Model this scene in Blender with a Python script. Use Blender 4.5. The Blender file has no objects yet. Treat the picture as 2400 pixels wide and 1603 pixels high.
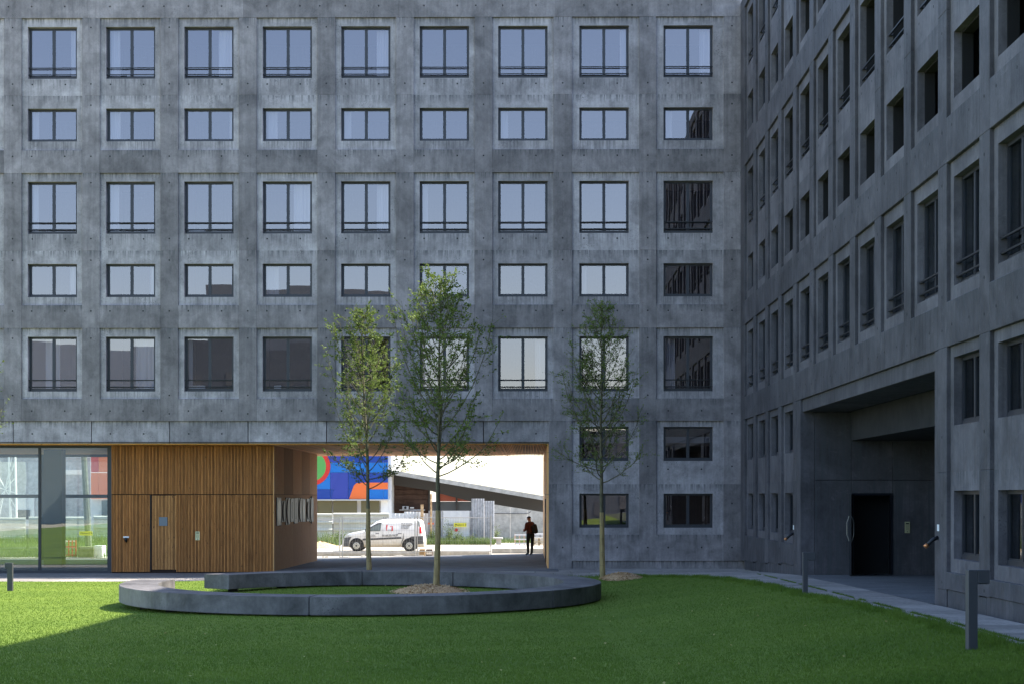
import bpy, bmesh, math, random
import numpy as np
from mathutils import Vector, Matrix
random.seed(7); rng = np.random.default_rng(11)
R = math.radians
SC = bpy.context.scene
COL = SC.collection

# ------------------------------------------------------------------ camera, sky, sun, exposure
HC = 2.535            # eye height above the foot of the facade (m)
F = 4000.0            # focal length in photo pixels (photo is 2400 wide)
YAW = 0.01
cam_d = bpy.data.cameras.new('camera'); cam = bpy.data.objects.new('camera', cam_d); COL.objects.link(cam)
cam_d.sensor_width = 36; cam_d.lens = 36 * F / 2400
cam_d.shift_y = (1163 - 801.5) / 2400
cam_d.clip_start = 0.1; cam_d.clip_end = 5000
cam.location = (0, 0, HC); cam.rotation_euler = (R(90), 0, YAW)
SC.camera = cam

SUNV = Vector((16.8, 3.4, 20.6)).normalized()
world = bpy.data.worlds.new('World'); SC.world = world; world.use_nodes = True
wn = world.node_tree; wn.nodes.clear()
sky = wn.nodes.new('ShaderNodeTexSky'); sky.sky_type = 'NISHITA'; sky.sun_disc = False
sky.sun_elevation = math.asin(SUNV.z); sky.sun_rotation = math.atan2(SUNV.x, SUNV.y)
sky.air_density = 1.0; sky.dust_density = 1.0; sky.ozone_density = 1.4; sky.altitude = 80
bg = wn.nodes.new('ShaderNodeBackground'); bg.inputs['Strength'].default_value = 0.15
wo = wn.nodes.new('ShaderNodeOutputWorld')
wn.links.new(sky.outputs[0], bg.inputs[0]); wn.links.new(bg.outputs[0], wo.inputs[0])
sun_d = bpy.data.lights.new('sun', 'SUN'); sun_d.energy = 4.4; sun_d.angle = R(0.53); sun_d.color = (1, .94, .84)
sun = bpy.data.objects.new('sun', sun_d); COL.objects.link(sun)
sun.rotation_euler = SUNV.to_track_quat('Z', 'Y').to_euler(); sun.location = (40, 20, 60)
SC.view_settings.view_transform = 'Standard'; SC.view_settings.look = 'None'
SC.view_settings.gamma = 1; SC.view_settings.use_curve_mapping = False
SC.view_settings.exposure = 1.8
SC.render.engine = 'CYCLES'
SC.cycles.max_bounces = 8; SC.cycles.transparent_max_bounces = 16

# ------------------------------------------------------------------ helpers
def P(X, Y, d):
    """photo pixel + camera depth -> world point"""
    xc = (X - 1200) / F * d
    return Vector((xc * math.cos(YAW) - d * math.sin(YAW), xc * math.sin(YAW) + d * math.cos(YAW), HC - (Y - 1163) * d / F))
def XF(X, y=60.0):
    """world x of photo column X on the plane at world y"""
    t = (X - 1200) / F
    d = y / (math.cos(YAW) + t * math.sin(YAW))
    return d * (t * math.cos(YAW) - math.sin(YAW))
def ZF(Y, y=60.0): return HC - (Y - 1163) * y / F
def sst(a, b, x):
    t = np.clip((x - a) / (b - a), 0, 1); return t * t * (3 - 2 * t)

def tag(o, label=None, cat=None, group=None, kind=None):
    if label: o['label'] = label
    if cat: o['category'] = cat
    if group: o['group'] = group
    if kind: o['kind'] = kind
    return o
def empty(name, loc=(0, 0, 0), rz=0.0, label=None, cat=None, group=None, kind=None):
    o = bpy.data.objects.new(name, None); COL.objects.link(o); o.location = loc; o.rotation_euler = (0, 0, rz)
    o.empty_display_size = .2
    return tag(o, label, cat, group, kind)
def link(name, me, parent=None, loc=None, rot=None):
    o = bpy.data.objects.new(name, me); COL.objects.link(o)
    if parent: o.parent = parent
    if loc is not None: o.location = loc
    if rot is not None: o.rotation_euler = rot
    return o

class MB:
    def __init__(s): s.v = []; s.f = []; s.mi = []; s.m = 0
    def add(s, vs, fs):
        n = len(s.v); s.v += [tuple(p) for p in vs]
        for f in fs: s.f.append(tuple(i + n for i in f)); s.mi.append(s.m)
        return s
    def box(s, x0, x1, y0, y1, z0, z1):
        return s.add([(x0,y0,z0),(x1,y0,z0),(x1,y1,z0),(x0,y1,z0),(x0,y0,z1),(x1,y0,z1),(x1,y1,z1),(x0,y1,z1)],
                     [(0,3,2,1),(4,5,6,7),(0,1,5,4),(1,2,6,5),(2,3,7,6),(3,0,4,7)])
    def obox(s, c, ax, ay, az):
        c = Vector(c); ax, ay, az = Vector(ax), Vector(ay), Vector(az); vs = []
        for sz in (-1, 1):
            for sx, sy in ((-1,-1),(1,-1),(1,1),(-1,1)): vs.append(c + ax*sx + ay*sy + az*sz)
        return s.add(vs, [(0,3,2,1),(4,5,6,7),(0,1,5,4),(1,2,6,5),(2,3,7,6),(3,0,4,7)])
    def tube(s, pts, rad, n=6, cap=True):
        pts = [Vector(p) for p in pts]
        if not hasattr(rad, '__len__'): rad = [rad] * len(pts)
        rings = []; up = Vector((0.13, 0.21, 1)).normalized()
        for i, p in enumerate(pts):
            d = (pts[min(i+1, len(pts)-1)] - pts[max(i-1, 0)]).normalized()
            a = d.cross(up)
            if a.length < 1e-3: a = d.cross(Vector((1, 0, 0)))
            a.normalize(); b = d.cross(a)
            rings.append([p + (a*math.cos(2*math.pi*k/n) + b*math.sin(2*math.pi*k/n))*rad[i] for k in range(n)])
        vs = [q for r in rings for q in r]; fs = []
        for i in range(len(pts)-1):
            for k in range(n):
                k2 = (k+1) % n; fs.append((i*n+k, i*n+k2, (i+1)*n+k2, (i+1)*n+k))
        if cap: fs += [tuple(range(n))[::-1], tuple((len(pts)-1)*n+k for k in range(n))]
        return s.add(vs, fs)
    def prism(s, poly, y0, y1):
        """poly: (x,z) points, extruded along y"""
        n = len(poly); vs = [(x, y0, z) for x, z in poly] + [(x, y1, z) for x, z in poly]
        return s.add(vs, [tuple(range(n)), tuple(range(2*n-1, n-1, -1))] + [((i+1)%n, i, n+i, n+(i+1)%n) for i in range(n)])
    def mesh(s, name, mats, smooth=False, recalc=True, bevel=0):
        me = bpy.data.meshes.new(name); me.from_pydata(s.v, [], s.f)
        if not isinstance(mats, (list, tuple)): mats = [mats]
        for m in mats: me.materials.append(m)
        if len(mats) > 1: me.polygons.foreach_set('material_index', s.mi)
        if recalc or bevel:
            bm = bmesh.new(); bm.from_mesh(me)
            bmesh.ops.recalc_face_normals(bm, faces=bm.faces)
            if bevel: bmesh.ops.bevel(bm, geom=list(bm.edges), offset=bevel, segments=1, affect='EDGES')
            bm.to_mesh(me); bm.free()
        if smooth: me.polygons.foreach_set('use_smooth', [True]*len(me.polygons))
        me.update(); return me
    def build(s, name, mats, parent=None, loc=None, rot=None, **k):
        return link(name, s.mesh(name, mats, **k), parent, loc, rot)
_cache = {}
def shared(key, fn):
    if key not in _cache: _cache[key] = fn()
    return _cache[key]
def boxpiece(name, parent, u0, u1, v0, v1, d0, d1, mat, bevel=.008):
    """box whose origin sits at its upper left front corner; alike sizes share a mesh"""
    k = (name, round(u1-u0, 3), round(v1-v0, 3), round(d1-d0, 3), mat.name)
    me = shared(k, lambda: MB().box(0, u1-u0, 0, d1-d0, -(v1-v0), 0).mesh(name, mat, bevel=bevel))
    return link(name, me, parent, (u0, d0, v1))

# ------------------------------------------------------------------ materials
def mat(name, rgb=(.5,.5,.5), rough=.6, metal=0, spec=.5):
    m = bpy.data.materials.new(name); m.use_nodes = True
    b = m.node_tree.nodes['Principled BSDF']
    b.inputs['Base Color'].default_value = (*rgb, 1); b.inputs['Roughness'].default_value = rough
    b.inputs['Metallic'].default_value = metal; b.inputs['Specular IOR Level'].default_value = spec
    return m
class NT:
    def __init__(s, m): s.t = m.node_tree; s.b = s.t.nodes['Principled BSDF']
    def n(s, typ, **k):
        q = s.t.nodes.new(typ)
        for a, v in k.items():
            if a.startswith('i_'):
                key = a[2:].replace('_', ' ')
                q.inputs[int(key) if key.isdigit() else key].default_value = v
            else: setattr(q, a, v)
        return q
    def l(s, a, b): s.t.links.new(a, b)
    def pos(s, scale=(1,1,1), obj=False):
        src = s.n('ShaderNodeTexCoord').outputs['Object'] if obj else s.n('ShaderNodeNewGeometry').outputs['Position']
        mp = s.n('ShaderNodeMapping'); mp.inputs['Scale'].default_value = scale; s.l(src, mp.inputs[0]); return mp.outputs[0]
    def noise(s, vec, scale=1, detail=4, rough=.55, dist=0):
        q = s.n('ShaderNodeTexNoise'); q.inputs['Scale'].default_value = scale; q.inputs['Detail'].default_value = detail
        q.inputs['Roughness'].default_value = rough; q.inputs['Distortion'].default_value = dist; s.l(vec, q.inputs['Vector']); return q.outputs['Fac']
    def ramp(s, fac, stops):
        q = s.n('ShaderNodeValToRGB'); e = q.color_ramp.elements
        while len(e) < len(stops): e.new(.5)
        for i, (p, c) in enumerate(stops):
            e[i].position = p; e[i].color = (c, c, c, 1) if not hasattr(c, '__len__') else (*c, 1)
        s.l(fac, q.inputs[0]); return q.outputs[0]
    def mix(s, a, b, fac, mode='MIX'):
        q = s.n('ShaderNodeMix', data_type='RGBA', blend_type=mode)
        for v, i in ((fac, 0), (a, 6), (b, 7)):
            if hasattr(v, 'is_linked'): s.l(v, q.inputs[i])
            elif i == 0: q.inputs[0].default_value = v
            else: q.inputs[i].default_value = (*v, 1)
        return q.outputs[2]
    def math(s, op, a, b=None):
        q = s.n('ShaderNodeMath', operation=op)
        for i, v in ((0, a), (1, b)):
            if v is None: continue
            if hasattr(v, 'is_linked'): s.l(v, q.inputs[i])
            else: q.inputs[i].default_value = v
        return q.outputs[0]
    def rnd(s): return s.n('ShaderNodeObjectInfo').outputs['Random']
    def bump(s, h, strength=.3, dist=.02):
        q = s.n('ShaderNodeBump'); q.inputs['Strength'].default_value = strength; q.inputs['Distance'].default_value = dist
        s.l(h, q.inputs['Height']); s.l(q.outputs[0], s.b.inputs['Normal'])
    def color(s, c): s.l(c, s.b.inputs['Base Color'])

def concrete(name, dark, light, vary=.3, drip=True, rough=.62, board=True, sill=None):
    m = mat(name, rough=rough, spec=.35); t = NT(m)
    blot = t.noise(t.pos(), .75, 6, .62, .6)
    strk = t.noise(t.pos((5, 5, .32)), 1.6, 6, .68, .15)
    fine = t.noise(t.pos(), 14, 5, .7)
    board_n = t.noise(t.pos((9, 9, .05)), 1.0, 2, .5)
    base = t.mix(dark, light, t.ramp(blot, [(.28, 0), (.70, 1)]))
    base = t.mix(base, t.ramp(strk, [(.32, .60), (.50, .97), (.72, 1.18)]), .5, 'MULTIPLY')
    midn = t.noise(t.pos((1, 1, .75)), 2.6, 7, .72, .35)
    base = t.mix(base, t.ramp(midn, [(.32, .58), (.50, .98), (.66, 1.28)]), .68, 'MULTIPLY')
    if board: base = t.mix(base, t.ramp(board_n, [(.38, .82), (.6, 1.08)]), .35, 'MULTIPLY')
    base = t.mix(base, t.ramp(fine, [(.25, .62), (.5, 1.0), (.8, 1.25)]), .42, 'MULTIPLY')
    # per-cast variation
    base = t.mix(base, t.ramp(t.rnd(), [(0, 1-vary), (1, 1+vary*.8)]), 1, 'MULTIPLY')
    # cloudy cement bloom and dark patches
    patch = t.noise(t.pos((1, 1, 1.6)), 2.1, 5, .7, 1.2)
    base = t.mix(base, (.36, .34, .35), t.math('MULTIPLY', t.ramp(patch, [(.60, 0), (.80, 1)]), .20))
    base = t.mix(base, (.055, .06, .065), t.math('MULTIPLY', t.ramp(patch, [(.20, 1), (.34, 0)]), .38))
    pits = t.noise(t.pos((1, 1, .8)), 34, 3, .5)
    zone = t.ramp(t.noise(t.pos((1, 1, .7)), 1.3, 3, .5), [(.52, 0), (.66, 1)])
    base = t.mix(base, (.035, .036, .038), t.math('MULTIPLY', t.math('MULTIPLY', t.ramp(pits, [(.60, 0), (.66, 1)]), zone), .7))
    if drip:
        sep = t.n('ShaderNodeSeparateXYZ'); t.l(t.n('ShaderNodeTexCoord').outputs['Object'], sep.inputs[0])
        near = t.ramp(t.math('ADD', t.math('MULTIPLY', sep.outputs[2], 2.6), 1.0), [(.25, 0), (1, 1)])
        dn = t.noise(t.pos((16, 16, .5)), 1.0, 3, .6)
        base = t.mix(base, (.05, .055, .06), t.math('MULTIPLY', t.math('MULTIPLY', near, t.ramp(dn, [(.46, 0), (.62, 1)])), .75))
    if sill:      # rain streaks running down from the ends and middle of the window sill
        s2 = t.n('ShaderNodeSeparateXYZ'); t.l(t.n('ShaderNodeTexCoord').outputs['Object'], s2.inputs[0])
        v = t.math('MULTIPLY', t.math('ADD', t.math('MULTIPLY', s2.outputs[2], -1), -sill), 1/.55)
        zone2 = t.ramp(v, [(0, 0), (.015, 1), (1, 0)])
        inx = t.ramp(t.math('MULTIPLY', s2.outputs[0], 1/2.4), [(.07, 0), (.09, 1), (.80, 1), (.83, 0)])
        d2 = t.noise(t.pos((13, 13, .35)), 1.3, 4, .65)
        base = t.mix(base, (.045, .047, .052), t.math('MULTIPLY', t.math('MULTIPLY', t.math('MULTIPLY', zone2, inx), t.ramp(d2, [(.47, 0), (.60, 1)])), .5))
    t.color(base)
    t.l(t.ramp(strk, [(.3, .5), (.7, .8)]), t.b.inputs['Roughness'])
    t.bump(t.math('ADD', fine, t.math('MULTIPLY', board_n, .8)), .35, .012)
    return m
M = {}
M['conc'] = concrete('grey_formwork_concrete', (.120, .109, .111), (.275, .250, .253), vary=.24)
M['conc_panel'] = concrete('lighter_panel_concrete', (.190, .175, .180), (.42, .388, .395), vary=.22)
M['conc_panel_t'] = concrete('panel_concrete_below_tall_window', (.190, .175, .180), (.42, .388, .395), vary=.22, sill=2.14)
M['conc_panel_s'] = concrete('panel_concrete_below_low_window', (.190, .175, .180), (.42, .388, .395), vary=.22, sill=1.61)
M['conc_shade'] = concrete('formwork_concrete_shade_darkened', (.040, .038, .043), (.098, .093, .102), vary=.15)  # wing concrete: its shade is put into a darker base colour
M['conc_panel_shade'] = concrete('panel_concrete_shade_darkened', (.068, .064, .071), (.145, .137, .148), vary=.15)  # wing panels, darkened the same way to read as shaded
M['conc_bench'] = concrete('precast_bench_concrete', (.040, .038, .039), (.185, .172, .172), vary=.08, drip=False, board=False)

def frame_mat(): return mat('anthracite_window_metal', (.030, .032, .040), .42, .25)
M['frame'] = frame_mat()
M['rail'] = mat('black_rail_metal', (.014, .015, .018), .4, .4)
M['shade_liner'] = mat('opening_shade_black', (.006, .006, .007), .85)  # black that stands for the shade deep inside unglazed openings
M['hole'] = mat('tie_hole_painted_shade', (.02, .021, .023), .9)  # flat discs: dark colour stands for the shade inside the holes
M['room'] = mat('room_plaster', (.25, .25, .26), .9)
M['room_shade'] = mat('room_shade_black', (.022, .022, .023), .9)  # near black stands in for the dimness of the wing rooms
M['white'] = mat('white_paint', (.78, .78, .76), .5)
M['bollard'] = mat('bollard_grey_paint', (.055, .057, .066), .5, .2)
def glass(name, refl, tint, trans):
    m = bpy.data.materials.new(name); m.use_nodes = True; t = m.node_tree; t.nodes.clear()
    o = t.nodes.new('ShaderNodeOutputMaterial'); mx = t.nodes.new('ShaderNodeMixShader')
    g = t.nodes.new('ShaderNodeBsdfGlossy'); g.inputs['Roughness'].default_value = .004; g.inputs['Color'].default_value = (*tint, 1)
    tr = t.nodes.new('ShaderNodeBsdfTransparent'); tr.inputs['Color'].default_value = (*trans, 1)
    lw = t.nodes.new('ShaderNodeLayerWeight'); lw.inputs['Blend'].default_value = .12
    mp = t.nodes.new('ShaderNodeMapRange'); mp.inputs['To Min'].default_value = refl; mp.inputs['To Max'].default_value = min(1, refl+.35)
    nz = t.nodes.new('ShaderNodeTexNoise'); nz.inputs['Scale'].default_value = .9; nz.inputs['Detail'].default_value = 1
    gp = t.nodes.new('ShaderNodeNewGeometry'); bp = t.nodes.new('ShaderNodeBump'); bp.inputs['Strength'].default_value = .035; bp.inputs['Distance'].default_value = .02
    t.links.new(gp.outputs['Position'], nz.inputs['Vector']); t.links.new(nz.outputs['Fac'], bp.inputs['Height']); t.links.new(bp.outputs[0], g.inputs['Normal'])
    t.links.new(lw.outputs['Facing'], mp.inputs['Value']); t.links.new(mp.outputs[0], mx.inputs[0])
    t.links.new(tr.outputs[0], mx.inputs[1]); t.links.new(g.outputs[0], mx.inputs[2]); t.links.new(mx.outputs[0], o.inputs[0])
    return m
M['glass'] = glass('coated_window_glass', .185, (1.0, .885, .925), (.58, .58, .62))
M['glass_dark'] = glass('plain_window_glass', .08, (.9, .95, 1), (.6, .64, .64))
M['glass_lobby'] = glass('lobby_glass', .16, (.95, 1, .97), (.80, .86, .83))
def fabric(name, c):
    m = mat(name, c, .9); t = NT(m)
    t.b.inputs['Transmission Weight'].default_value = 0
    return m
M['curtain'] = fabric('pale_curtain', (.52, .51, .52))
M['curtain_dim'] = fabric('grey_curtain', (.16, .165, .17))

def wood(name, a, b, obj=False):
    m = mat(name, rough=.6, spec=.3); t = NT(m)
    g = t.noise(t.pos((14, 14, .8), obj), 2.2, 5, .6, .4)
    c = t.mix(a, b, t.ramp(g, [(.3, 0), (.7, 1)]))
    c = t.mix(c, t.ramp(t.rnd(), [(0, .68), (.5, .95), (1, 1.3)]), .8, 'MULTIPLY')
    k = t.noise(t.pos((5, 5, 2.6)), 3.2, 2, .5)
    c = t.mix(c, (.05, .022, .01), t.math('MULTIPLY', t.ramp(k, [(.66, 0), (.74, 1)]), .7))
    t.color(c); t.bump(g, .25, .004); return m
M['larch'] = wood('larch_slat', (.33, .128, .032), (.66, .29, .085))
M['larch_door'] = wood('larch_slat_lighter', (.38, .16, .045), (.68, .33, .105))
M['larch_back'] = mat('dark_batten_backing', (.022, .010, .006), .9)
M['panel'] = wood('smooth_wood_panel', (.285, .150, .068), (.40, .235, .120))
M['panel'].node_tree.nodes['Principled BSDF'].inputs['Specular IOR Level'].default_value = .15
M['panel'].node_tree.nodes['Principled BSDF'].inputs['Roughness'].default_value = .85
M['soffit'] = wood('soffit_batten', (.66, .32, .10), (.85, .48, .19))

def lawn_mat():
    m = mat('lawn_soil_green', rough=.9, spec=.15); t = NT(m)
    a = t.noise(t.pos(), .35, 5, .6); b = t.noise(t.pos((1, 1, 1)), 9, 5, .7)
    c = t.mix((.085, .135, .017), (.135, .190, .028), t.ramp(a, [(.3, 0), (.7, 1)]))
    c = t.mix(c, t.ramp(b, [(.25, .55), (.75, 1.35)]), .8, 'MULTIPLY')
    t.color(c); t.bump(b, .8, .03); return m
M['lawn'] = lawn_mat()
def blade_mat(name, a, b, s=.6):
    m = bpy.data.materials.new(name); m.use_nodes = True; tr = m.node_tree; t = NT(m); t.b.inputs['Roughness'].default_value = .65
    t.b.inputs['Specular IOR Level'].default_value = .2
    n = t.noise(t.pos(), s, 4, .6); n2 = t.noise(t.pos(), 11, 2, .5)
    c = t.mix(a, b, t.ramp(n, [(.32, 0), (.68, 1)])); c = t.mix(c, t.ramp(n2, [(.3, .75), (.7, 1.25)]), .8, 'MULTIPLY')
    t.color(c)
    tl = t.n('ShaderNodeBsdfTranslucent'); t.l(c, tl.inputs[0]); mx = t.n('ShaderNodeMixShader'); mx.inputs[0].default_value = .35
    o = [q for q in tr.nodes if q.type == 'OUTPUT_MATERIAL'][0]
    t.l(t.b.outputs[0], mx.inputs[1]); t.l(tl.outputs[0], mx.inputs[2]); t.l(mx.outputs[0], o.inputs[0]); return m
M['blade'] = blade_mat('grass_blade', (.085, .150, .018), (.130, .200, .028), .45)
M['leaf'] = blade_mat('small_tree_leaf', (.085, .135, .026), (.175, .225, .050), 3)
M['weed'] = blade_mat('weed_leaf', (.08, .13, .04), (.20, .25, .09), 2)
M['drygrass'] = blade_mat('dry_grass_leaf', (.30, .27, .10), (.46, .42, .18), 2)
def bark():
    m = mat('grey_green_bark', rough=.85); t = NT(m)
    n = t.noise(t.pos((9, 9, 2)), 3, 5, .6); t.color(t.mix((.045, .045, .025), (.14, .12, .065), t.ramp(n, [(.3, 0), (.7, 1)]))); t.bump(n, .5, .01); return m
M['bark'] = bark()
def cane():
    m = mat('cane_trunk_wrap', rough=.7); t = NT(m)
    n = t.noise(t.pos((30, 30, 1.2)), 2, 3, .6); t.color(t.mix((.15, .10, .035), (.37, .28, .12), t.ramp(n, [(.35, 0), (.65, 1)]))); t.bump(n, .6, .01); return m
M['cane'] = cane()
def speck(name, a, b, scale=8, rough=.85, bump=.3, lo=.35, hi=.65):
    m = mat(name, rough=rough, spec=.3); t = NT(m)
    n = t.noise(t.pos(), scale, 6, .65); n2 = t.noise(t.pos(), scale*.07, 4, .6, .5)
    c = t.mix(a, b, t.ramp(n, [(lo, 0), (hi, 1)])); c = t.mix(c, t.ramp(n2, [(.3, .68), (.7, 1.22)]), .8, 'MULTIPLY')
    t.color(c); t.bump(n, bump, .01); return m
M['conc_pale'] = speck('pale_cast_concrete', (.34, .33, .30), (.52, .50, .46), 2.5, bump=.1)
M['ground'] = speck('dusty_pale_ground', (.30, .26, .20), (.48, .43, .36), 3)
M['asphalt'] = speck('grey_passage_paving', (.085, .088, .092), (.15, .15, .155), 16)
M['mulch'] = speck('wood_chip_mulch', (.20, .10, .04), (.58, .40, .22), 26, bump=1)
M['chip'] = speck('wood_chip', (.30, .17, .07), (.70, .50, .30), 5)
M['soil'] = speck('joint_soil_and_moss', (.03, .045, .018), (.07, .08, .035), 9)
def slabmat():
    m = speck('pale_paving_stone', (.215, .195, .180), (.335, .305, .280), 12)
    t = NT(m); old = t.b.inputs['Base Color'].links[0].from_socket
    t.color(t.mix(old, t.ramp(t.rnd(), [(0, .72), (1, 1.12)]), 1, 'MULTIPLY')); return m
M['slab'] = slabmat()

# ------------------------------------------------------------------ ground heights
WX = 7.42
_wy = [0, 15, 25, 31, 40, 46.8, 55, 60, 300]; _wz = [.80, .72, .64, .57, .47, .38, .12, 0, 0]
def G(x, y):
    x = np.asarray(x, float); y = np.asarray(y, float)
    w = sst(1.2, 6.2, x)
    z = np.interp(y, _wy, _wz) * w
    z = z - .20 * sst(-5.5, -12, x) * sst(24, 46, y)
    z = z + .30 * sst(33, 16, y) * (1 - w)
    return z
def g(x, y): return float(G(x, y))

gm = MB(); gm.add([(-1500, -1500, -.47), (1500, -1500, -.47), (1500, 2500, -.47), (-1500, 2500, -.47)], [(0, 1, 2, 3)])
tag(gm.build('ground', M['ground'], recalc=False), kind='structure')
# lawn sheet
def edge_x(y):   # right edge of the lawn
    return np.interp(y, [0, 20, 30, 34.6, 39.7, 44.5, 48.5, 52.6, 53.4, 54.2], [6.0, 5.95, 5.87, 5.6, 5.5, 5.1, 4.4, 3.2, 2.2, -2.0])
ys = np.concatenate([np.arange(-25, 14, 3), np.arange(14, 54.3, .45), [54.3]]); lv = []; lf = []
NXL = 60
for y in ys:
    xr = float(edge_x(y)) + .03
    for k in range(NXL + 1):
        x = -34 + (xr + 34) * (k / NXL); lv.append((x, y, g(x, y) + .03))
for j in range(len(ys) - 1):
    for k in range(NXL): a = j*(NXL+1)+k; lf.append((a, a+1, a+NXL+2, a+NXL+1))
tag(MB().add(lv, lf).build('lawn', M['lawn'], smooth=True), kind='structure')
# ground under the paving: soil bed following G
pv = []; pf = []
xs2 = np.linspace(-34, 9.5, 60); ys2 = np.concatenate([np.arange(-25, 14, 3), np.arange(14, 60.6, 1.0), [60.6]])
for y in ys2:
    for x in xs2: pv.append((x, y, g(x, y) - (.012 if (x > .9 or y < 57.2) else .12)))
for j in range(len(ys2) - 1):
    for k in range(len(xs2) - 1): a = j*len(xs2)+k; pf.append((a, a+1, a+len(xs2)+1, a+len(xs2)))
path = tag(MB().add(pv, pf).build('path', M['soil'], smooth=True), kind='structure')
# paving stones, each one a part of the path
def stone(x0, x1, y0, y1, gap=.012, th=.05):
    dz = random.uniform(-.004, .004); cx, cy = (x0+x1)/2, (y0+y1)/2
    z = g(cx, cy); sx = (g(x1, cy) - g(x0, cy)) / (x1-x0); sy = (g(cx, y1) - g(cx, y0)) / (y1-y0)
    me = shared(('stone', round(x1-x0, 2), round(y1-y0, 2)), lambda: MB().box(-(x1-x0)/2+gap, (x1-x0)/2-gap, -(y1-y0)/2+gap, (y1-y0)/2-gap, -th, .012).mesh('paving_stone', M['slab'], bevel=.006))
    return link('paving_stone', me, path, (cx, cy, z+dz), (math.atan(sy), -math.atan(sx), random.uniform(-.004, .004)))
y = 18.0
while y < 53.9:                       # path along the side wing
    stone(6.36, WX-.06, y, y+.9); y += .9
y = 18.0; n_ = 0
while y < 45.5:                       # narrow edge stones between joint and lawn
    ex = float(edge_x(y)); n_ += 1
    stone(min(ex - .10 + .12*(n_ % 2), 6.0), 6.33, y, y+.30, gap=.018); y += .30
for j, (ya, yb) in enumerate([(53.9, 54.9), (54.9, 55.9), (55.9, 56.8), (56.8, 57.7)]):
    x = -28.0 + (.6 if j % 2 else 0)
    while x < WX - 1.2: stone(x, x+1.2, ya, yb); x += 1.2
for ya in np.arange(57.7, 59.8, .72):
    x = 1.0
    while x < WX - 1.25: stone(x, x+1.28, ya, ya+.72, gap=.010); x += 1.28
for ya in np.arange(45.6, 53.8, .82):    # the wide corner where the two paths meet
    x0 = float(edge_x(ya)) - .15; nn = max(1, round((6.33 - x0) / 1.1)); w_ = (6.33 - x0) / nn
    for k in range(nn): stone(x0 + k*w_, x0 + (k+1)*w_, ya, ya+.82, gap=.012)
# passage floor
pm = MB()
zl0, zr0, zl1, zr1 = -.16, .0, -.27, -.06
pxs = [-30, -20, -14, -12, -11, -10, -9.2, -8, -7, -6, -5, -3, -1, 1.0]; pys = [57.7, 59, 60.4, 61.5, 66, 72, 78.2]; pvv = []
for y in pys:
    for x in pxs:
        f_ = (y-57.7)/20.5; zf = np.interp(x, [-30, -9.4, 1.0], [-.36, zl1, zr1]); pvv.append((x, y, (g(x, 57.7)+.012)*(1-f_) + zf*f_))
nx_ = len(pxs)
pff = [(j*nx_+k, j*nx_+k+1, (j+1)*nx_+k+1, (j+1)*nx_+k) for j in range(len(pys)-1) for k in range(nx_-1)]
nb_ = len(pvv); pvv += [(x, 78.2, -.6) for x in pxs]
pff += [((len(pys)-1)*nx_+k, (len(pys)-1)*nx_+k+1, nb_+k+1, nb_+k) for k in range(nx_-1)]
pm.add(pvv, pff)
tag(pm.build('pavement', M['asphalt']), kind='structure')

# ------------------------------------------------------------------ facade system (local frame: x along wall, +y inwards, z up)
RD = .075; TH = .40; RV = .19                  # relief of the recessed panels, wall thickness, reveal depth
ROWS = {1: (17.25, 19.08, 1), 2: (15.04, 16.20, 0), 3: (11.78, 13.62, 1), 4: (9.55, 10.72, 0), 5: (6.24, 8.16, 1), 6: (3.79, 4.99, 0), 7: (1.44, 2.64, 0)}
BANDS = {1: (16.65, 19.37), 2: (14.72, 16.65), 3: (11.18, 13.91), 4: (9.26, 11.18), 5: (5.98, 8.45), 6: (2.97, 5.19), 7: (1.20, 2.97)}
TOP = 20.25; TOPW = 19.8
def ring_mesh(w, h, a, b, c, d, mt):
    """panel w x h (origin upper left) with an opening x a..b, z c..d (negative down)"""
    def fn():
        m = MB(); D = TH - RD
        o = [(0, 0), (w, 0), (w, -h), (0, -h)]; i = [(a, d), (b, d), (b, c), (a, c)]
        vs = [(x, 0, z) for x, z in o] + [(x, 0, z) for x, z in i] + [(x, D, z) for x, z in o] + [(x, D, z) for x, z in i]
        fs = []
        for k in range(4):
            k2 = (k+1) % 4
            fs += [(k, k2, 4+k2, 4+k), (8+k2, 8+k, 12+k, 12+k2), (k2, k, 8+k, 8+k2), (4+k, 4+k2, 12+k2, 12+k)]
        m.add(vs, fs); return m.mesh('panel_with_opening', mt, recalc=True)
    return shared(('ring', round(w, 3), round(h, 3), round(a, 3), round(b, 3), round(c, 3), round(d, 3), mt.name), fn)
def window_meshes(w, h, tall):
    def fr():
        m = MB(); e = .065; bt = .085
        m.box(0, e, 0, .07, 0, h); m.box(w-e, w, 0, .07, 0, h); m.box(e, w-e, 0, .07, h-e, h); m.box(e, w-e, -.015, .07, 0, bt)
        m.box(w/2-.052, w/2+.052, .004, .066, bt, h-e)
        m.box(e, e+.022, .012, .06, bt, h-e); m.box(w-e-.022, w-e, .012, .06, bt, h-e)
        m.box(e+.022, w/2-.052, .012, .06, bt, bt+.03); m.box(w/2+.052, w-e-.022, .012, .06, bt, bt+.03)
        return m.mesh('window', M['frame'])
    def pn(k):
        m = MB(); x0, x1 = ((.087, w/2-.052), (w/2+.052, w-.087))[k]
        cx, cz = (x0+x1)/2, (.115+h-.065)/2
        m.add([(x0-cx, 0, .115-cz), (x1-cx, 0, .115-cz), (x1-cx, 0, h-.065-cz), (x0-cx, 0, h-.065-cz)], [(0, 1, 2, 3)])
        return m, (cx, .036, cz)
    def rl():
        m = MB()
        for z in (.405, .165): m.box(-.005, w+.005, -.10, -.065, z-.016, z+.016)
        for x in (.0, w-.02): m.box(x, x+.02, -.10, 0, .395, .415); m.box(x, x+.02, -.10, 0, .155, .175)
        return m.mesh('guard_rail', M['rail'])
    return fr, pn, rl
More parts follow.
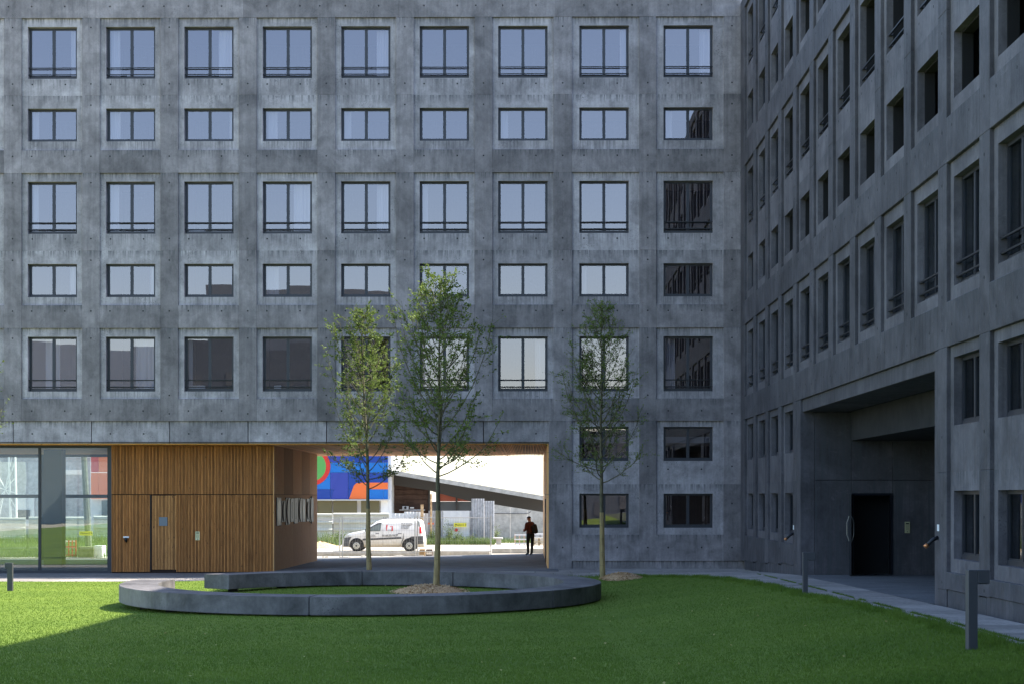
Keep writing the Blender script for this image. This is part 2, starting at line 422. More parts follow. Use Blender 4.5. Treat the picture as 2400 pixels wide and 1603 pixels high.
def curtain_mesh(w, h, seed, mt):
    r = random.Random(seed); m = MB(); n = 16; vs = []
    ph = r.random()*6
    for i in range(n+1):
        x = w*i/n; y = .03*math.sin(i*1.9+ph) + .012*math.sin(i*.7)
        vs += [(x, y, 0), (x + .02*math.sin(i), y*.7, h)]
    m.add(vs, [(2*i, 2*i+2, 2*i+3, 2*i+1) for i in range(n)]); return m.mesh('curtain', mt, smooth=True, recalc=False)
_wc = [0]
def window(root, u0, w, z0, z1, tall, gl, curtain=None, item=None, nopane=False, glk='g'):
    h = z1 - z0; key = (round(w, 3), round(h, 3)); fr, pn, rl = window_meshes(w, h, tall)
    if nopane:                                   # opening without a window yet: guard rail, plus an added black lining for the dark inside
        if tall: link('guard_rail', shared(('wr',)+key, rl), root, (u0, RD+RV, z0))
        def ln():
            m = MB(); a, b = 0, TH-RD-RV+.012; m.box(.002, .03, a, b, .002, h-.002); m.box(w-.03, w-.002, a, b, .002, h-.002); m.box(.03, w-.03, a, b, .002, .03); m.box(.03, w-.03, a, b, h-.03, h-.002)
            return m.mesh('opening_shade_lining', M['shade_liner'])
        link('opening_shade_lining', shared(('wl',)+key, ln), root, (u0, RD+RV, z0)); return None
    o = link('window', shared(('wf',)+key, fr), root, (u0, RD+RV, z0))
    _wc[0] += 1
    for k in (0, 1):
        def fn(k=k): m, c = pn(k); return m.mesh('pane', gl, recalc=False), c
        me, c = shared(('wp', k, gl.name)+key, fn)
        if not nopane: link('pane', me, o, c, (random.gauss(0, .0022), 0, random.gauss(0, .0022)))
    if tall: link('guard_rail', shared(('wr',)+key, rl), o)
    if curtain:
        a, b, mt = curtain; link('curtain', curtain_mesh((b-a)*w, h-.1, _wc[0], mt), o, (a*w, .22, .05))
    if item:
        a, b, zz = item; MB().box(a*w, b*w, .16, .3, zz, zz+.11).build('window_shelf', M['white'], o)
    return o
def hole(m, u, v, d, r=.030):
    vs = [(u + r*math.cos(k*math.pi/4), d-.004, v + r*math.sin(k*math.pi/4)) for k in range(8)]
    vs += [(u + r*.55*math.cos(k*math.pi/4), d-.0035, v + r*.55*math.sin(k*math.pi/4)) for k in range(8)]
    m.add(vs, [tuple(range(8))[::-1]])

# columns of the main facade
OPW = 1.74
c7 = XF(1225.5); cols = []                       # (opening left, opening right, recess left, recess right, number)
for i in range(-2, 8):
    c = c7 - (7-i)*2.768 + .0; cols.append((c-OPW/2, c+OPW/2, c-OPW/2-.20, c+OPW/2+.20, i))
for i, (XL, XR) in ((8, (1358, 1474)), (9, (1555.5, 1671.5))):
    a, b = XF(XL), XF(XR); cols.append((a, a+OPW, a-.26, a+OPW+.36, i))
LEFT = cols[0][2] - .35
PX0 = XF(1286.6)                                 # right side of the passage
main = empty('residence_building', (0, 60, 0), 0, 'long dark concrete building facing the lawn, with timber passage under its left part', 'building')
C = M['conc']
holes = MB()
# pilasters
J = [.27, 2.97, 5.19, 8.45, 11.18, 13.91, 16.65, 19.37]
pil = [(LEFT, cols[0][2])] + [(cols[k][3], cols[k+1][2]) for k in range(len(cols)-1)] + [(cols[-1][3], WX)]
for k, (a, b) in enumerate(pil):
    for j in range(len(J)-1):
        z0, z1 = J[j], J[j+1]
        if z1 <= 5.2 and k < len(pil) - 3: continue
        aa = PX0 if (k == len(pil)-3 and z1 <= 5.2) else a
        if k == len(pil)-3 and z1 <= 5.2: z0 = -.30 if j == 0 else z0
        bb = b + (TH if k == len(pil)-1 else 0)
        if bb - aa > 1.0 and k != len(pil)-1 and z1 <= 5.2:
            boxpiece('pilaster', main, aa, XF(1301), z0, z1, .002, TH, C); boxpiece('pilaster', main, XF(1301), bb, max(z0, .27), z1, 0, TH, C)
        else: boxpiece('pilaster', main, aa, bb, z0, z1, 0, TH, C)
    cm = (a+b)/2
    for v in (19.04, 17.05, 16.3, 14.5, 13.57, 11.6, 10.84, 9.05, 8.1, 6.1, 5.45): hole(holes, cm, v, 0)
    if k >= len(pil)-3:
        for v in (3.6, 2.3, .75): hole(holes, cm, v, 0)
# bays
CUR = {(1, 2): (.05, .24), (1, 3): (.66, .97), (2, 2): (.05, .25), (2, 3): (.88, .98), (2, 4): (.08, .27), (3, 1): (.04, .16), (3, 2): (.05, .22), (3, 4): (.6, .97),
       (4, 4): (.05, .3), (1, 5): (.7, .97), (3, 6): (.05, .16), (4, 1): (.8, .97), (2, 7): (.05, .2), (4, 2): (.85, .97), (5, 1): (.3, .6), (5, 2): (.55, .97), (5, 7): (.75, .97)}
ITEM = {(1, 2): (.38, .97, .12), (3, 2): (.8, .97, .12), (3, 3): (.05, .36, .12), (5, 2): (.72, .98, .10), (5, 3): (.05, .38, .12), (5, 4): (.2, .34, .12)}
for (a, b, ra, rb, i) in cols:
    for rw in range(1, 8):
        if rw >= 6 and i < 8: continue
        z0, z1, tall = ROWS[rw]; b0, b1 = BANDS[rw]
        link('panel_with_opening', ring_mesh(rb-ra, b1-b0, a-ra, b-ra, z0-b1, z1-b1, M['conc_panel_t'] if tall else M['conc_panel_s'] if rw < 6 else M['conc_panel']), main, (ra, RD, b1))
        gl = M['glass']
        cu = CUR.get((rw, i)) or ((.04, random.uniform(.12, .3)) if random.random() < .22 else (random.uniform(.7, .85), .97) if random.random() < .2 else None); it = ITEM.get((rw, i))
        window(main, a, b-a, z0, z1, tall, gl, (cu[0], cu[1], M['curtain']) if cu else None, it)
    for z0, z1 in ((13.91, 14.72), (8.45, 9.26), (5.19, 5.98)): boxpiece('spandrel', main, ra, rb, z0, z1, 0, TH, C)
    for v, d in ((19.78, 0), (17.05, RD), (14.5, 0), (11.6, RD), (9.05, 0), (5.55, 0)):
        hole(holes, a+.16, v, d); hole(holes, a+1.33, v, d)
    if i >= 8:
        boxpiece('spandrel', main, ra, rb, .27, 1.20, 0, TH, C)
        for v, d in ((3.5, RD), (.75, 0)): hole(holes, a+.16, v, d); hole(holes, a+1.33, v, d)
    else:
        boxpiece('spandrel', main, ra-.30, rb+.302, 4.41, 5.19, RD-.01, TH+.3, M['conc_panel'])
        for q in (.16, 1.33): hole(holes, a+q, 4.75, RD-.01)
x = LEFT
while x < WX + TH - .1:
    x2 = min(x + 5.494, WX + TH); boxpiece('parapet_panel', main, x, x2, 19.37, TOP, -.004, TH, C)
    hole(holes, x+2.7, 19.78, -.004); x = x2
boxpiece('spandrel', main, cols[9][3]+.298, PX0+.0, 4.41, 5.19, RD-.01, TH+.3, M['conc_panel'])
boxpiece('plinth', main, XF(1301), WX+.3, -.4, .27, .045, TH, M['conc'])
h_ = holes.build('tie_hole', M['hole'], main, recalc=False); h_['kind'] = 'stuff'
# mass of the building behind the first rooms, slabs and cross walls
mm = MB()
mm.box(LEFT, 20, 4.2, 17.0, 4.45, TOP-.2)
mm.box(LEFT, 20, TH+.002, 17.0, TOP-.25, TOP-.05)
mm.box(LEFT, LEFT+.3, TH+.002, 4.19, 4.45, TOP-.26)
mm.box(PX0+.3, 20, 4.2, 17.0, -.4, 4.449)
mm.box(PX0+.0, PX0+.298, TH+.004, 17.0, -.4, 4.40)
mm.build('wall', M['conc_shade'], main)
for z in (2.72, 4.43, 5.60, 8.50, 11.15, 14.0, 16.62, 19.45):
    x0 = PX0+.31 if z < 4 else LEFT+.31
    MB().box(x0, WX+TH+3.4, TH+.003, 4.19, z, z+.22).build('floor_slab', M['room'], main)
for k, (a, b) in enumerate(pil[1:-1]):
    cm = (a+b)/2 + .03; z0 = 4.66 if k < len(pil)-4 else .1
    MB().box(cm-.08, cm+.08, TH+.004, 4.18, z0, 19.44).build('cross_wall', M['room'], main)

# timber soffit
sof = empty('timber_soffit', (0, 60, 4.40), 0, 'slatted timber ceiling over the passage under the dark building', 'ceiling')
MB().box(LEFT, PX0, .02, 17.2, .04, .06).build('backing_board', M['larch_back'], sof)
x = PX0 - .03; n_ = 0; rest = MB(); me = MB().box(-.015, .015, .36, 17.2, -.03, .035).mesh('slat', M['soffit'])
while x > LEFT:
    if n_ < 295: link('slat', me, sof, (x, 0, 0))
    else: rest.box(x-.016, x+.016, .36, 17.2, -.03, .035)
    x -= .062; n_ += 1
r_ = rest.build('slat', M['soffit'], sof); r_['kind'] = 'stuff'
MB().box(LEFT, PX0, .345, .40, -.02, .035).build('edge_board', M['soffit'], sof)
for X1, X2 in ((1176.7, 1188), (717, 786)):
    xa = XF(X1, 60.4); MB().obox((xa, 8.8, -.035), (.022, 0, 0), (0, 8.3, 0), (0, 0, .006)).build('joint_strip', M['soffit'], sof)
# passage right lining
lin = empty('passage_lining', (PX0, 60, 0), 0, 'pale timber boarding lining the right side of the passage', 'wall cladding')
for k, (z0, z1) in enumerate(((-.1, 2.60), (2.62, 4.37))):
    y = .42
    while y < 16.9: MB().box(-.05, -.002, y, y+1.62, z0, z1).build('wood_panel', M['soffit'], lin); y += 1.64
MB().box(-.085, -.055, 5.5, 6.6, .02, 2.45).build('service_door', M['rail'], lin)

# ------------------------------------------------------------------ timber lobby box
BY = 61.1
xL, xR = XF(262, BY), XF(641.5, BY)
box = empty('timber_lobby', (0, BY, 0), 0, 'slatted timber lobby box beside the glass wall under the building', 'lobby')
ZT = 4.36; ZM = ZF(1158, BY)
MB().box(xL, xR-.03, .03, 12.7, -.3, ZT).build('wall', M['larch_back'], box)
NS = 112; pt = (xR-.02-xL)/NS
dl, dr = XF(352.5, BY), XF(414, BY)
s1 = MB().box(0, .024, -.030, .032, 0, ZT-ZM-.015).mesh('slat', M['larch'])
s2 = MB().box(0, .024, -.030, .032, 0, ZM-.015+.16).mesh('slat', M['larch'])
door = MB().box(dl+.02, dr-.01, .004, .028, -.10, ZM-.03).build('door', M['larch_back'], box)
s3 = MB().box(0, .026, -.018, .003, -.08, ZM-.035).mesh('slat', M['larch_door'])
for k in range(NS):
    x = xL + k*pt + .004
    link('slat', s1, box, (x, 0, ZM+.015))
    if dl-.02 < x < dl+.03: continue
    if dl < x < dr-.03: link('slat', s3, door, (x, 0, 0)); continue
    link('slat', s2, box, (x, 0, -.16))
MB().box(dl-.012, dl+.012, -.02, .03, -.14, ZM-.02).build('door_jamb', M['rail'], box)
MB().box(xR-.02, xR+.01, -.014, .05, -.16, ZT).build('corner_trim', M['soffit'], box)
# smooth side panels
y = .06; sw = [2.5]*5
for w_ in sw:
    for z0, z1 in ((-.3, ZM-.008), (ZM+.008, ZT)):
        MB().box(xR-.028, xR, y, y+w_-.01, z0, z1).build('side_panel', M['panel'], box)
    y += w_
xp, zp = XF(373, BY), ZF(1231.5, BY)
pl = MB().box(xp, XF(392.5, BY), -.03, -.014, zp, ZF(1211, BY)).build('door_plate', mat('blue_grey_enamel', (.13, .16, .19), .4), door)
# interview panel: small wall things on the slats
def intercom(loc, rz, w, h, label):
    e = empty('intercom', loc, rz, label, 'intercom', 'entry intercom plates')
    MB().box(-w/2, w/2, -.02, 0, 0, h).build('face_plate', M['brass'], e, bevel=.003)
    MB().box(-w*.3, w*.3, -.026, -.02, h*.78, h*.88).build('display', M['rail'], e)
    b = MB()
    for i in range(3):
        for j in range(4): b.box(-w*.26+i*w*.2, -w*.14+i*w*.2, -.025, -.02, h*.28+j*h*.11, h*.34+j*h*.11)
    b.build('keypad', M['brass_d'], e)
    MB().tube([(0, -.020, h*.12), (0, -.027, h*.12)], w*.09, 10).build('call_button', M['rail'], e)
M['brass'] = mat('pale_brass', (.50, .49, .30), .45, .35); M['brass_d'] = mat('dull_brass', (.30, .29, .17), .5, .5)
intercom((XF(463.3, BY), BY-.012, ZF(1265, BY)), 0, .16, .31, 'small pale green intercom plate on the timber slats right of the door')
wl = empty('wall_lamp', (XF(296.5, BY), BY-.012, ZF(1272, BY)), 0, 'small dark wall fitting with white top on the timber slats', 'wall lamp')
MB().box(-.10, .10, -.07, 0, .19, .245).build('cover_strip', M['white'], wl)
MB().tube([(0, -.05, .19), (0, -.06, .12), (0, -.05, .03)], [.055, .06, .03], 10).build('lamp_head', M['rail'], wl, smooth=True)
# art panels on the side wall of the box
art = empty('relief_plaques', (xR+.004, BY, 0), 0, 'row of grey metal relief plaques with round cut shapes on the lobby side wall', 'wall relief')
M['plate'] = mat('grey_metal_plaque', (.075, .068, .060), .6, .1); M['plate_d'] = mat('dark_metal_inlay', (.04, .04, .04), .5, .4)
def ysx(X): # y (local) of photo column X on the plane x = xR
    t = (X-1200)/F; return xR*(math.cos(YAW)+t*math.sin(YAW))/(t*math.cos(YAW)-math.sin(YAW)) - BY
for (Xa, Xb, Ya, Yb) in ((647, 657.5, 1165, 1231), (659.5, 667, 1172, 1223), (668.5, 678, 1165, 1229), (679.5, 687, 1167, 1222), (688, 696.5, 1166, 1226), (698, 706, 1166, 1222), (707, 714, 1168, 1222), (717, 723, 1168, 1221), (724, 733, 1166, 1222)):
    ya, yb = ysx(Xa), ysx(Xb); dd = BY + (ya+yb)/2; z1, z0 = ZF(Ya, dd), ZF(Yb, dd)
    p = MB().box(0, .03, ya, yb, z0, z1).build('plaque', M['plate'], art, bevel=.004)
    cy, cz, r = (ya+yb)/2, (z0+z1)/2, (yb-ya)*.40
    q = MB(); k0 = random.choice((0, 1, 2))
    if k0 == 0:
        pts = [(.035, cy + r*math.cos(t), cz + r*1.1*math.sin(t)) for t in np.linspace(1.6, 4.7, 10)]; q.tube(pts, .03, 5)
    elif k0 == 1: q.box(.03, .04, cy-.06, cy+.06, cz-.32, cz+.32)
    else:
        q.add([(.034, cy + r*math.cos(t), cz + r*math.sin(t)) for t in np.linspace(0, 6.283, 17)[:-1]], [tuple(range(16))])
    q.build('inlay', M['plate_d'], p)

# ------------------------------------------------------------------ glazed lobby
gz = empty('glazed_lobby', (0, BY, 0), 0, 'tall glass wall with dark frames left of the timber lobby', 'glass wall')
fr = MB(); xg0 = LEFT; zb = -.20
fr.box(xg0, xL-.004, -.03, .06, zb-.1, zb+.10); fr.box(xg0, xL-.004, -.03, .06, ZT-.08, ZT+.0)
fr.build('frame', M['frame'], gz)
mx_ = [XF(255, BY)-.0, XF(93, BY), XF(93, BY)-2.55, XF(93, BY)-5.1, XF(93, BY)-7.65]
for k, x in enumerate(mx_): MB().box(x-.045, x+.045 + (.06 if k == 0 else 0), -.028, .058, zb+.1, ZT-.08).build('mullion', M['frame'], gz)
edges = [xg0] + sorted(mx_)
for k in range(len(edges)-1):
    x0, x1 = edges[k]+.045, edges[k+1]-.045
    MB().add([(x0, .015, zb+.1), (x1, .015, zb+.1), (x1, .015, ZT-.08), (x0, .015, ZT-.08)], [(0, 1, 2, 3)]).build('pane', M['glass_lobby'], gz, recalc=False)
BB = 12.2     # rear glass line
rf = MB(); zb2 = -.30
rf.box(xg0, xL, BB, BB+.08, zb2-.05, zb2+.12); rf.box(xg0, xL, BB, BB+.08, ZF(1166, BY+BB), ZF(1158, BY+BB)); rf.box(xg0, xL, BB, BB+.08, ZT-.12, ZT)
for X in (99.5, -30, 262): xx = XF(X, BY+BB); rf.box(xx-.05, xx+.05, BB-.002, BB+.082, zb2, ZT-.1)
rf.build('rear_frame', M['frame'], gz)
xx = XF(99.5, BY+BB)
for x0, x1 in ((xg0, xx-.05), (xx+.05, xL)):
    MB().add([(x0, BB+.04, zb2+.1), (x1, BB+.04, zb2+.1), (x1, BB+.04, ZT-.1), (x0, BB+.04, ZT-.1)], [(0, 1, 2, 3)]).build('pane', M['glass_lobby'], gz, recalc=False)
xc0, xc1 = XF(102, 66), XF(145, 66)
MB().box(xc0, xc1, 66-BY, 66-BY+.55, -.2, ZT).build('column', M['plate'], gz)
MB().box(xg0, xL, .1, BB, -.23, -.19).build('lobby_floor', M['asphalt'], gz)

# ------------------------------------------------------------------ side wing (its local x runs towards the camera)
wing = empty('residence_wing', (WX, 60, 0), R(-90), 'concrete wing on the right, shade put into its dark colour, with deep windows and an open porch', 'building')
def ywing(X):
    t = (X-1200)/F; return WX*(math.cos(YAW)+t*math.sin(YAW))/(t*math.cos(YAW)-math.sin(YAW))
us = [60 - ywing(X) for X in (1746, 1772, 1801.5, 1834.5, 1871, 1911.5, 1957, 2009, 2069.5, 2140.5, 2223.5, 2324)]
A_ = np.polyfit(np.arange(12), us, 1); SP = float(A_[0]); U0 = float(A_[1])
print('wing spacing', SP, U0, [round(u - (U0+SP*k), 2) for k, u in enumerate(us)])
NW = 16; OW = 1.70
wc = [(U0+SP*k, U0+SP*k+OW, U0+SP*k-.24, U0+SP*k+OW+.28, k) for k in range(NW)]
pu0, pu1 = 60-46.85, 60-31.35                   # porch along the wing
CW = M['conc_shade']; wh = MB()
wp = [(.06, wc[0][2])] + [(wc[k][3], wc[k+1][2]) for k in range(NW-1)] + [(wc[-1][3], wc[-1][3]+3.5)]
for k, (a, b) in enumerate(wp):
    for j in range(len(J)-1):
        z0, z1 = J[j], J[j+1]
        if z1 <= 5.2:
            if pu0-.4 < (a+b)/2 < pu1+.2: continue
            if j == 0: z0 = g(WX, 60-(a+b)/2) + .30
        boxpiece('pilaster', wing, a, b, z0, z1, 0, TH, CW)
    cm = (a+b)/2
    for v in (19.04, 17.05, 16.3, 14.5, 13.57, 11.6, 10.84, 9.05, 8.1, 6.1, 5.5): hole(wh, cm, v, 0)
    if not (pu0-.4 < cm < pu1+.2):
        for v in (3.6, 2.2, 1.0): hole(wh, cm, v, 0)
for (a, b, ra, rb, k) in wc:
    inporch = pu0 - .6 < (a+b)/2 < pu1 + .3
    for rw in range(1, 8):
        if rw >= 6 and inporch: continue
        z0, z1, tall = ROWS[rw]; b0, b1 = BANDS[rw]
        link('panel_with_opening', ring_mesh(rb-ra, b1-b0, a-ra, b-ra, z0-b1, z1-b1, M['conc_panel_shade']), wing, (ra, RD, b1))
        unglazed = rw <= 4 and k >= 3
        RV = .14
        cu = None
        if not unglazed and rw <= 5: cu = (.02, .5, M['curtain_dim']) if (k+rw) % 2 else (.02, .97, M['curtain_dim'])
        window(wing, a, b-a, z0, z1, tall, M['glass_dark'], cu, None, nopane=unglazed)
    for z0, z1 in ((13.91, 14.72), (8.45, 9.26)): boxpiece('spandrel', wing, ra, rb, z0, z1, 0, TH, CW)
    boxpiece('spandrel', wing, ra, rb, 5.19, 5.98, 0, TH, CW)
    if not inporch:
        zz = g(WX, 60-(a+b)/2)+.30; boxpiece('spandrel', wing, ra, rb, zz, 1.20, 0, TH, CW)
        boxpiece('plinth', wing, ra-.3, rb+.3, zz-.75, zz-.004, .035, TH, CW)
    for v, d in ((19.78, 0), (17.05, RD), (14.5, 0), (11.6, RD), (9.05, 0), (5.55, 0)): hole(wh, a+.16, v, d); hole(wh, a+1.33, v, d)
x = .062
while x < wc[-1][3]+3.4:
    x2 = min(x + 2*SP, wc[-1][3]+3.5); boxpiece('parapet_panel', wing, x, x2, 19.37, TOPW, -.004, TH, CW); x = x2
h_ = wh.build('tie_hole', M['hole'], wing, recalc=False); h_['kind'] = 'stuff'
UE = wc[-1][3] + 3.5
# porch surround: lintel, jamb strips
boxpiece('porch_lintel', wing, pu0-.12, pu1+.02, 4.85, 5.19, RD, TH+.9, CW)
boxpiece('porch_jamb', wing, wc[3][3]+.04, pu0, -.2, 5.186, .012, TH, CW)
boxpiece('porch_jamb', wing, pu1, wc[10][2]-.04, -.2, 5.186, .012, TH, CW)
M['porch_shade'] = speck('porch_ceiling_shade', (.024, .025, .028), (.04, .04, .043), 2, bump=.1)  # near black puts the shade under the porch into the colour
wm = MB()
wm.box(.5, UE, 3.8, 13, 4.9, TOPW-.1); wm.box(.5, UE, TH+.002, 13, TOPW-.15, TOPW-.05)
wm.box(.5, pu0-.0, 3.8, 13, -.4, 4.899); wm.box(pu1+.3, UE, 3.8, 13, -.4, 4.899)
wm.box(UE-.3, UE, TH+.002, 3.79, -.4, TOPW-.16)
wm.box(pu1, pu1+.3, TH+.001, 13, -.4, 4.899)
MB().box(pu0+.002, pu1-.002, 1.40, 12.6, 4.07, 4.898).build('ceiling_beam', M['porch_shade'], wing)
MB().box(pu0+.002, pu1-.002, TH+.9, 1.398, 4.86, 4.898).build('ceiling_panel', M['porch_shade'], wing)
wm.box(pu0, pu1, 12.6, 13, -.4, 4.06)
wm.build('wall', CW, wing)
# side wall of the porch that faces the camera, with the door opening (world plane y = 46.85)
def uw(X): return XF(X, 46.85) - WX
dx0, dx1, dz1 = uw(1996), uw(2092), ZF(1155, 46.85); z0p = .36
for (a, b, zz0, zz1) in ((TH+.002, dx0, -.2, 2.98), (TH+.002, dx0, 2.99, 4.85), (dx0, dx1, dz1, 2.98), (dx0, dx1, 2.99, 4.85), (dx1, 6.0, -.2, 2.98), (dx1, 6.0, 2.99, 4.85), (6.0, 12.6, -.2, 4.85)):
    MB().box(pu0-.3, pu0, a+.004, b-.004, zz0, zz1).build('porch_wall_panel', CW, wing, bevel=.006)
fl = MB(); fl.add([(pu0-.2, -.05, g(WX, 46.85)+.012), (pu1+.05, -.05, g(WX, 31.35)+.012), (pu1+.05, 12.6, g(WX, 31.35)+.012), (pu0-.2, 12.6, g(WX, 46.85)+.012)], [(0, 1, 2, 3)])
fl.build('porch_floor', M['asphalt'], wing)
for z in (2.72, 5.60, 8.50, 11.15, 14.0, 16.62, 19.45):
    segs = ((.5, pu0-.32), (pu1+.32, UE-.31)) if z < 4 else ((.5, UE-.31),)
    for a, b in segs: MB().box(a, b, TH+.003, 3.79, z, z+.22).build('floor_slab', M['room_shade'], wing)
for k in range(0, NW-1):
    cm = (wp[k+1][0]+wp[k+1][1])/2; z0 = 4.91 if pu0-.6 < cm < pu1+.6 else .1
    MB().box(cm-.08, cm+.08, TH+.004, 3.78, z0, 19.44).build('cross_wall', M['room_shade'], wing)
# door leaf standing open towards the camera
M['door'] = mat('black_door_paint', (.012, .014, .020), .3, .3)
M['steel'] = mat('brushed_steel', (.30, .29, .26), .45, .7)
df = MB(); zb = g(WX, 46.85)+.02
y0_ = -.02
df.box(dx0-.0, dx0+.06, -.03, .1, zb, dz1); df.box(dx1-.06, dx1, -.03, .1, zb, dz1); df.box(dx0+.06, dx1-.06, -.03, .1, dz1-.06, dz1)
DR = empty('entrance_door', (WX, 46.85, 0), 0, 'black entrance door standing open in the porch of the right wing', 'door')
df.build('door_frame', M['door'], DR)
leaf = MB(); a = Vector((dx0-.01, -.04, 0)); dirn = Vector((-.22, -1.0, 0)).normalized(); nrm = Vector((1, -.22, 0)).normalized()
mid = a + dirn*.56; leaf.obox((mid.x, mid.y, (zb+dz1)/2), dirn*.56, nrm*.03, (0, 0, (dz1-zb)/2-.02)); lo = leaf.build('door_leaf', M['door'], DR)
e_ = a + dirn*1.0
for sgn in (-1, 1):
    o_ = e_ + nrm*.03*sgn; zc = zb + .98+.30
    MB().tube([o_ + Vector((0, 0, zc+.34)), o_ + nrm*.06*sgn + Vector((0, 0, zc+.16)), o_ + nrm*.06*sgn + Vector((0, 0, zc-.16)), o_ + Vector((0, 0, zc-.34))], .013, 6).build('pull_handle', M['steel'], lo)
MB().tube([e_ - dirn*.0 + Vector((0, 0, zb+.28)), e_ + Vector((0, 0, zb+.92))], .014, 6).build('edge_bolt', M['steel'], lo)
# dark hallway behind the door
hw = empty('hallway', (WX+dx0-1.0, 47.16, zb-.02), 0, 'dim hallway seen through the open porch door', 'hallway')
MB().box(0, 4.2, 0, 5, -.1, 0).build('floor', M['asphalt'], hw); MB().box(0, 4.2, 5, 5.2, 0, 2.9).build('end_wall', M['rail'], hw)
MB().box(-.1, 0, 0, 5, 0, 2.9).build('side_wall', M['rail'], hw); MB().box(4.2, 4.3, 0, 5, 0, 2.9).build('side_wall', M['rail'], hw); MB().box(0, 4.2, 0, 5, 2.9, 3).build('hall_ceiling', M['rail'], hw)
M['card'] = mat('brown_cardboard', (.30, .20, .10), .8)
cb = empty('cardboard_box', (XF(2056, 47.9), 47.9, zb), .1, 'cardboard box on the floor just inside the porch door', 'box')
MB().box(-.2, .2, -.15, .15, 0, .48).build('carton', M['card'], cb, bevel=.004)
MB().add([(.2, -.15, .48), (.36, -.15, .56), (.36, .15, .56), (.2, .15, .48)], [(0, 1, 2, 3)]).build('flap', M['card'], cb, recalc=False)
intercom((XF(2126.5, 46.84), 46.845, ZF(1248, 46.85)), 0, .14, .31, 'pale brass intercom plate on the dark porch wall right of the door')
# pipe-like wall lights near the porch
M['copper'] = mat('copper_cap', (.55, .24, .10), .35, .9)
for X, Yc, lab in ((1860, 1253, 'small angled spout lamp on the wing just left of the porch, under the window'), (2199, 1264, 'small angled spout lamp with copper cap on the wing right of the porch')):
    yy = ywing(X); zz = ZF(Yc, yy)
    e = empty('spout_lamp', (WX, yy, zz), 0, lab, 'wall lamp', 'spout lamps beside the porch')
    MB().tube([(0, 0, .05), (-.10, 0, .0), (-.20, -.02, -.09)], .036, 9).build('arm', M['rail'], e, smooth=True)
    MB().tube([(-.20, -.02, -.09), (-.25, -.03, -.13)], .042, 9).build('cap', M['copper'], e, smooth=True)
    MB().box(-.006, 0, -.07, .07, .16, .28).build('label_plate', M['white'], e)

# ------------------------------------------------------------------ ring bench
BCX, BCY, BA, BBq, BW = -3.65 - .42, 42.0, 5.84, 6.55, .92
bench = empty('ring_bench', (BCX, BCY, 0), 0, 'low ring shaped concrete bench on the lawn with a gap at back left', 'bench')
ZB0, ZB1 = .065, .45
def arc(m, t0, t1, n):
    vs = []
    for i in range(n+1):
        t = t0 + (t1-t0)*i/n; c, s = math.cos(t), math.sin(t)
        nx, ny = c/BA, s/BBq; L = math.hypot(nx, ny); nx, ny = nx/L, ny/L
        ox, oy = BA*c, BBq*s; ix, iy = ox - nx*BW, oy - ny*BW
        vs += [(ox, oy, ZB0), (ox, oy, ZB1), (ix, iy, ZB1), (ix, iy, ZB0)]
    fs = []
    for i in range(n):
        for k in range(4): a = i*4+k; b = i*4+(k+1) % 4; fs.append((a, b, b+4, a+4))
    fs += [(0, 3, 2, 1), (n*4, n*4+1, n*4+2, n*4+3)]
    return m.add(vs, fs)
t_start, t_end = R(170.5)-2*math.pi, R(143.5)
cuts = [t_start, R(-158), R(-95), R(-38), R(16), R(66), R(97), t_end]
for k in range(len(cuts)-1):
    me = arc(MB(), cuts[k]+.0012, cuts[k+1]-.0012, max(6, int((cuts[k+1]-cuts[k])/.045))).mesh('bench_segment', M['conc_bench'])
    bm = bmesh.new(); bm.from_mesh(me); sharp = [e for e in bm.edges if len(e.link_faces) == 2 and e.calc_face_angle() > .8]
    bmesh.ops.bevel(bm, geom=sharp, offset=.012, segments=2, affect='EDGES'); bm.to_mesh(me); bm.free()
    link('bench_segment', me, bench)
for t in np.arange(t_start+.1, t_end, .28):
    c, s = math.cos(t), math.sin(t); MB().box(BA*c*.92-.12, BA*c*.92+.12, BBq*s*.92-.12, BBq*s*.92+.12, -.35, ZB0-.003).build('foot', M['rail'], bench)

# ------------------------------------------------------------------ bollards
def bollard(X, Yb, d, hgt, w, rz, sgn, label):
    p = P(X, Yb, d); z = g(p.x, p.y)
    e = empty('bollard_light', (p.x, p.y, z), rz, label, 'bollard', 'grey bollard lights on the lawn')
    MB().box(-w/2, w/2, -.055, .055, -.1, p.z + hgt - z).build('post', M['bollard'], e, bevel=.004)
    zt = p.z + hgt - z
    MB().box(*((w/2+.002, w/2+.15) if sgn > 0 else (-w/2-.07, -w/2-.002)), -.055, .055, zt-.165, zt).build('head', M['bollard'], e, bevel=.004)
    MB().box(*((w/2+.02, w/2+.14) if sgn > 0 else (-w/2-.06, -w/2-.01)), -.045, .045, zt-.172, zt-.168).build('lens', M['rail'], e)
bollard(2277, 1526, 20.8, .995, .115, .12, 1, 'tall grey bollard with side arm at the lower right lawn edge')
bollard(1887, 1408, 34.8, 1.0, .10, 0, 1, 'grey bollard standing on the lawn edge in front of the porch')
bollard(24, 1395, 49, .94, .15, 0, -1, 'grey bollard on the sunlit grass before the glass wall')

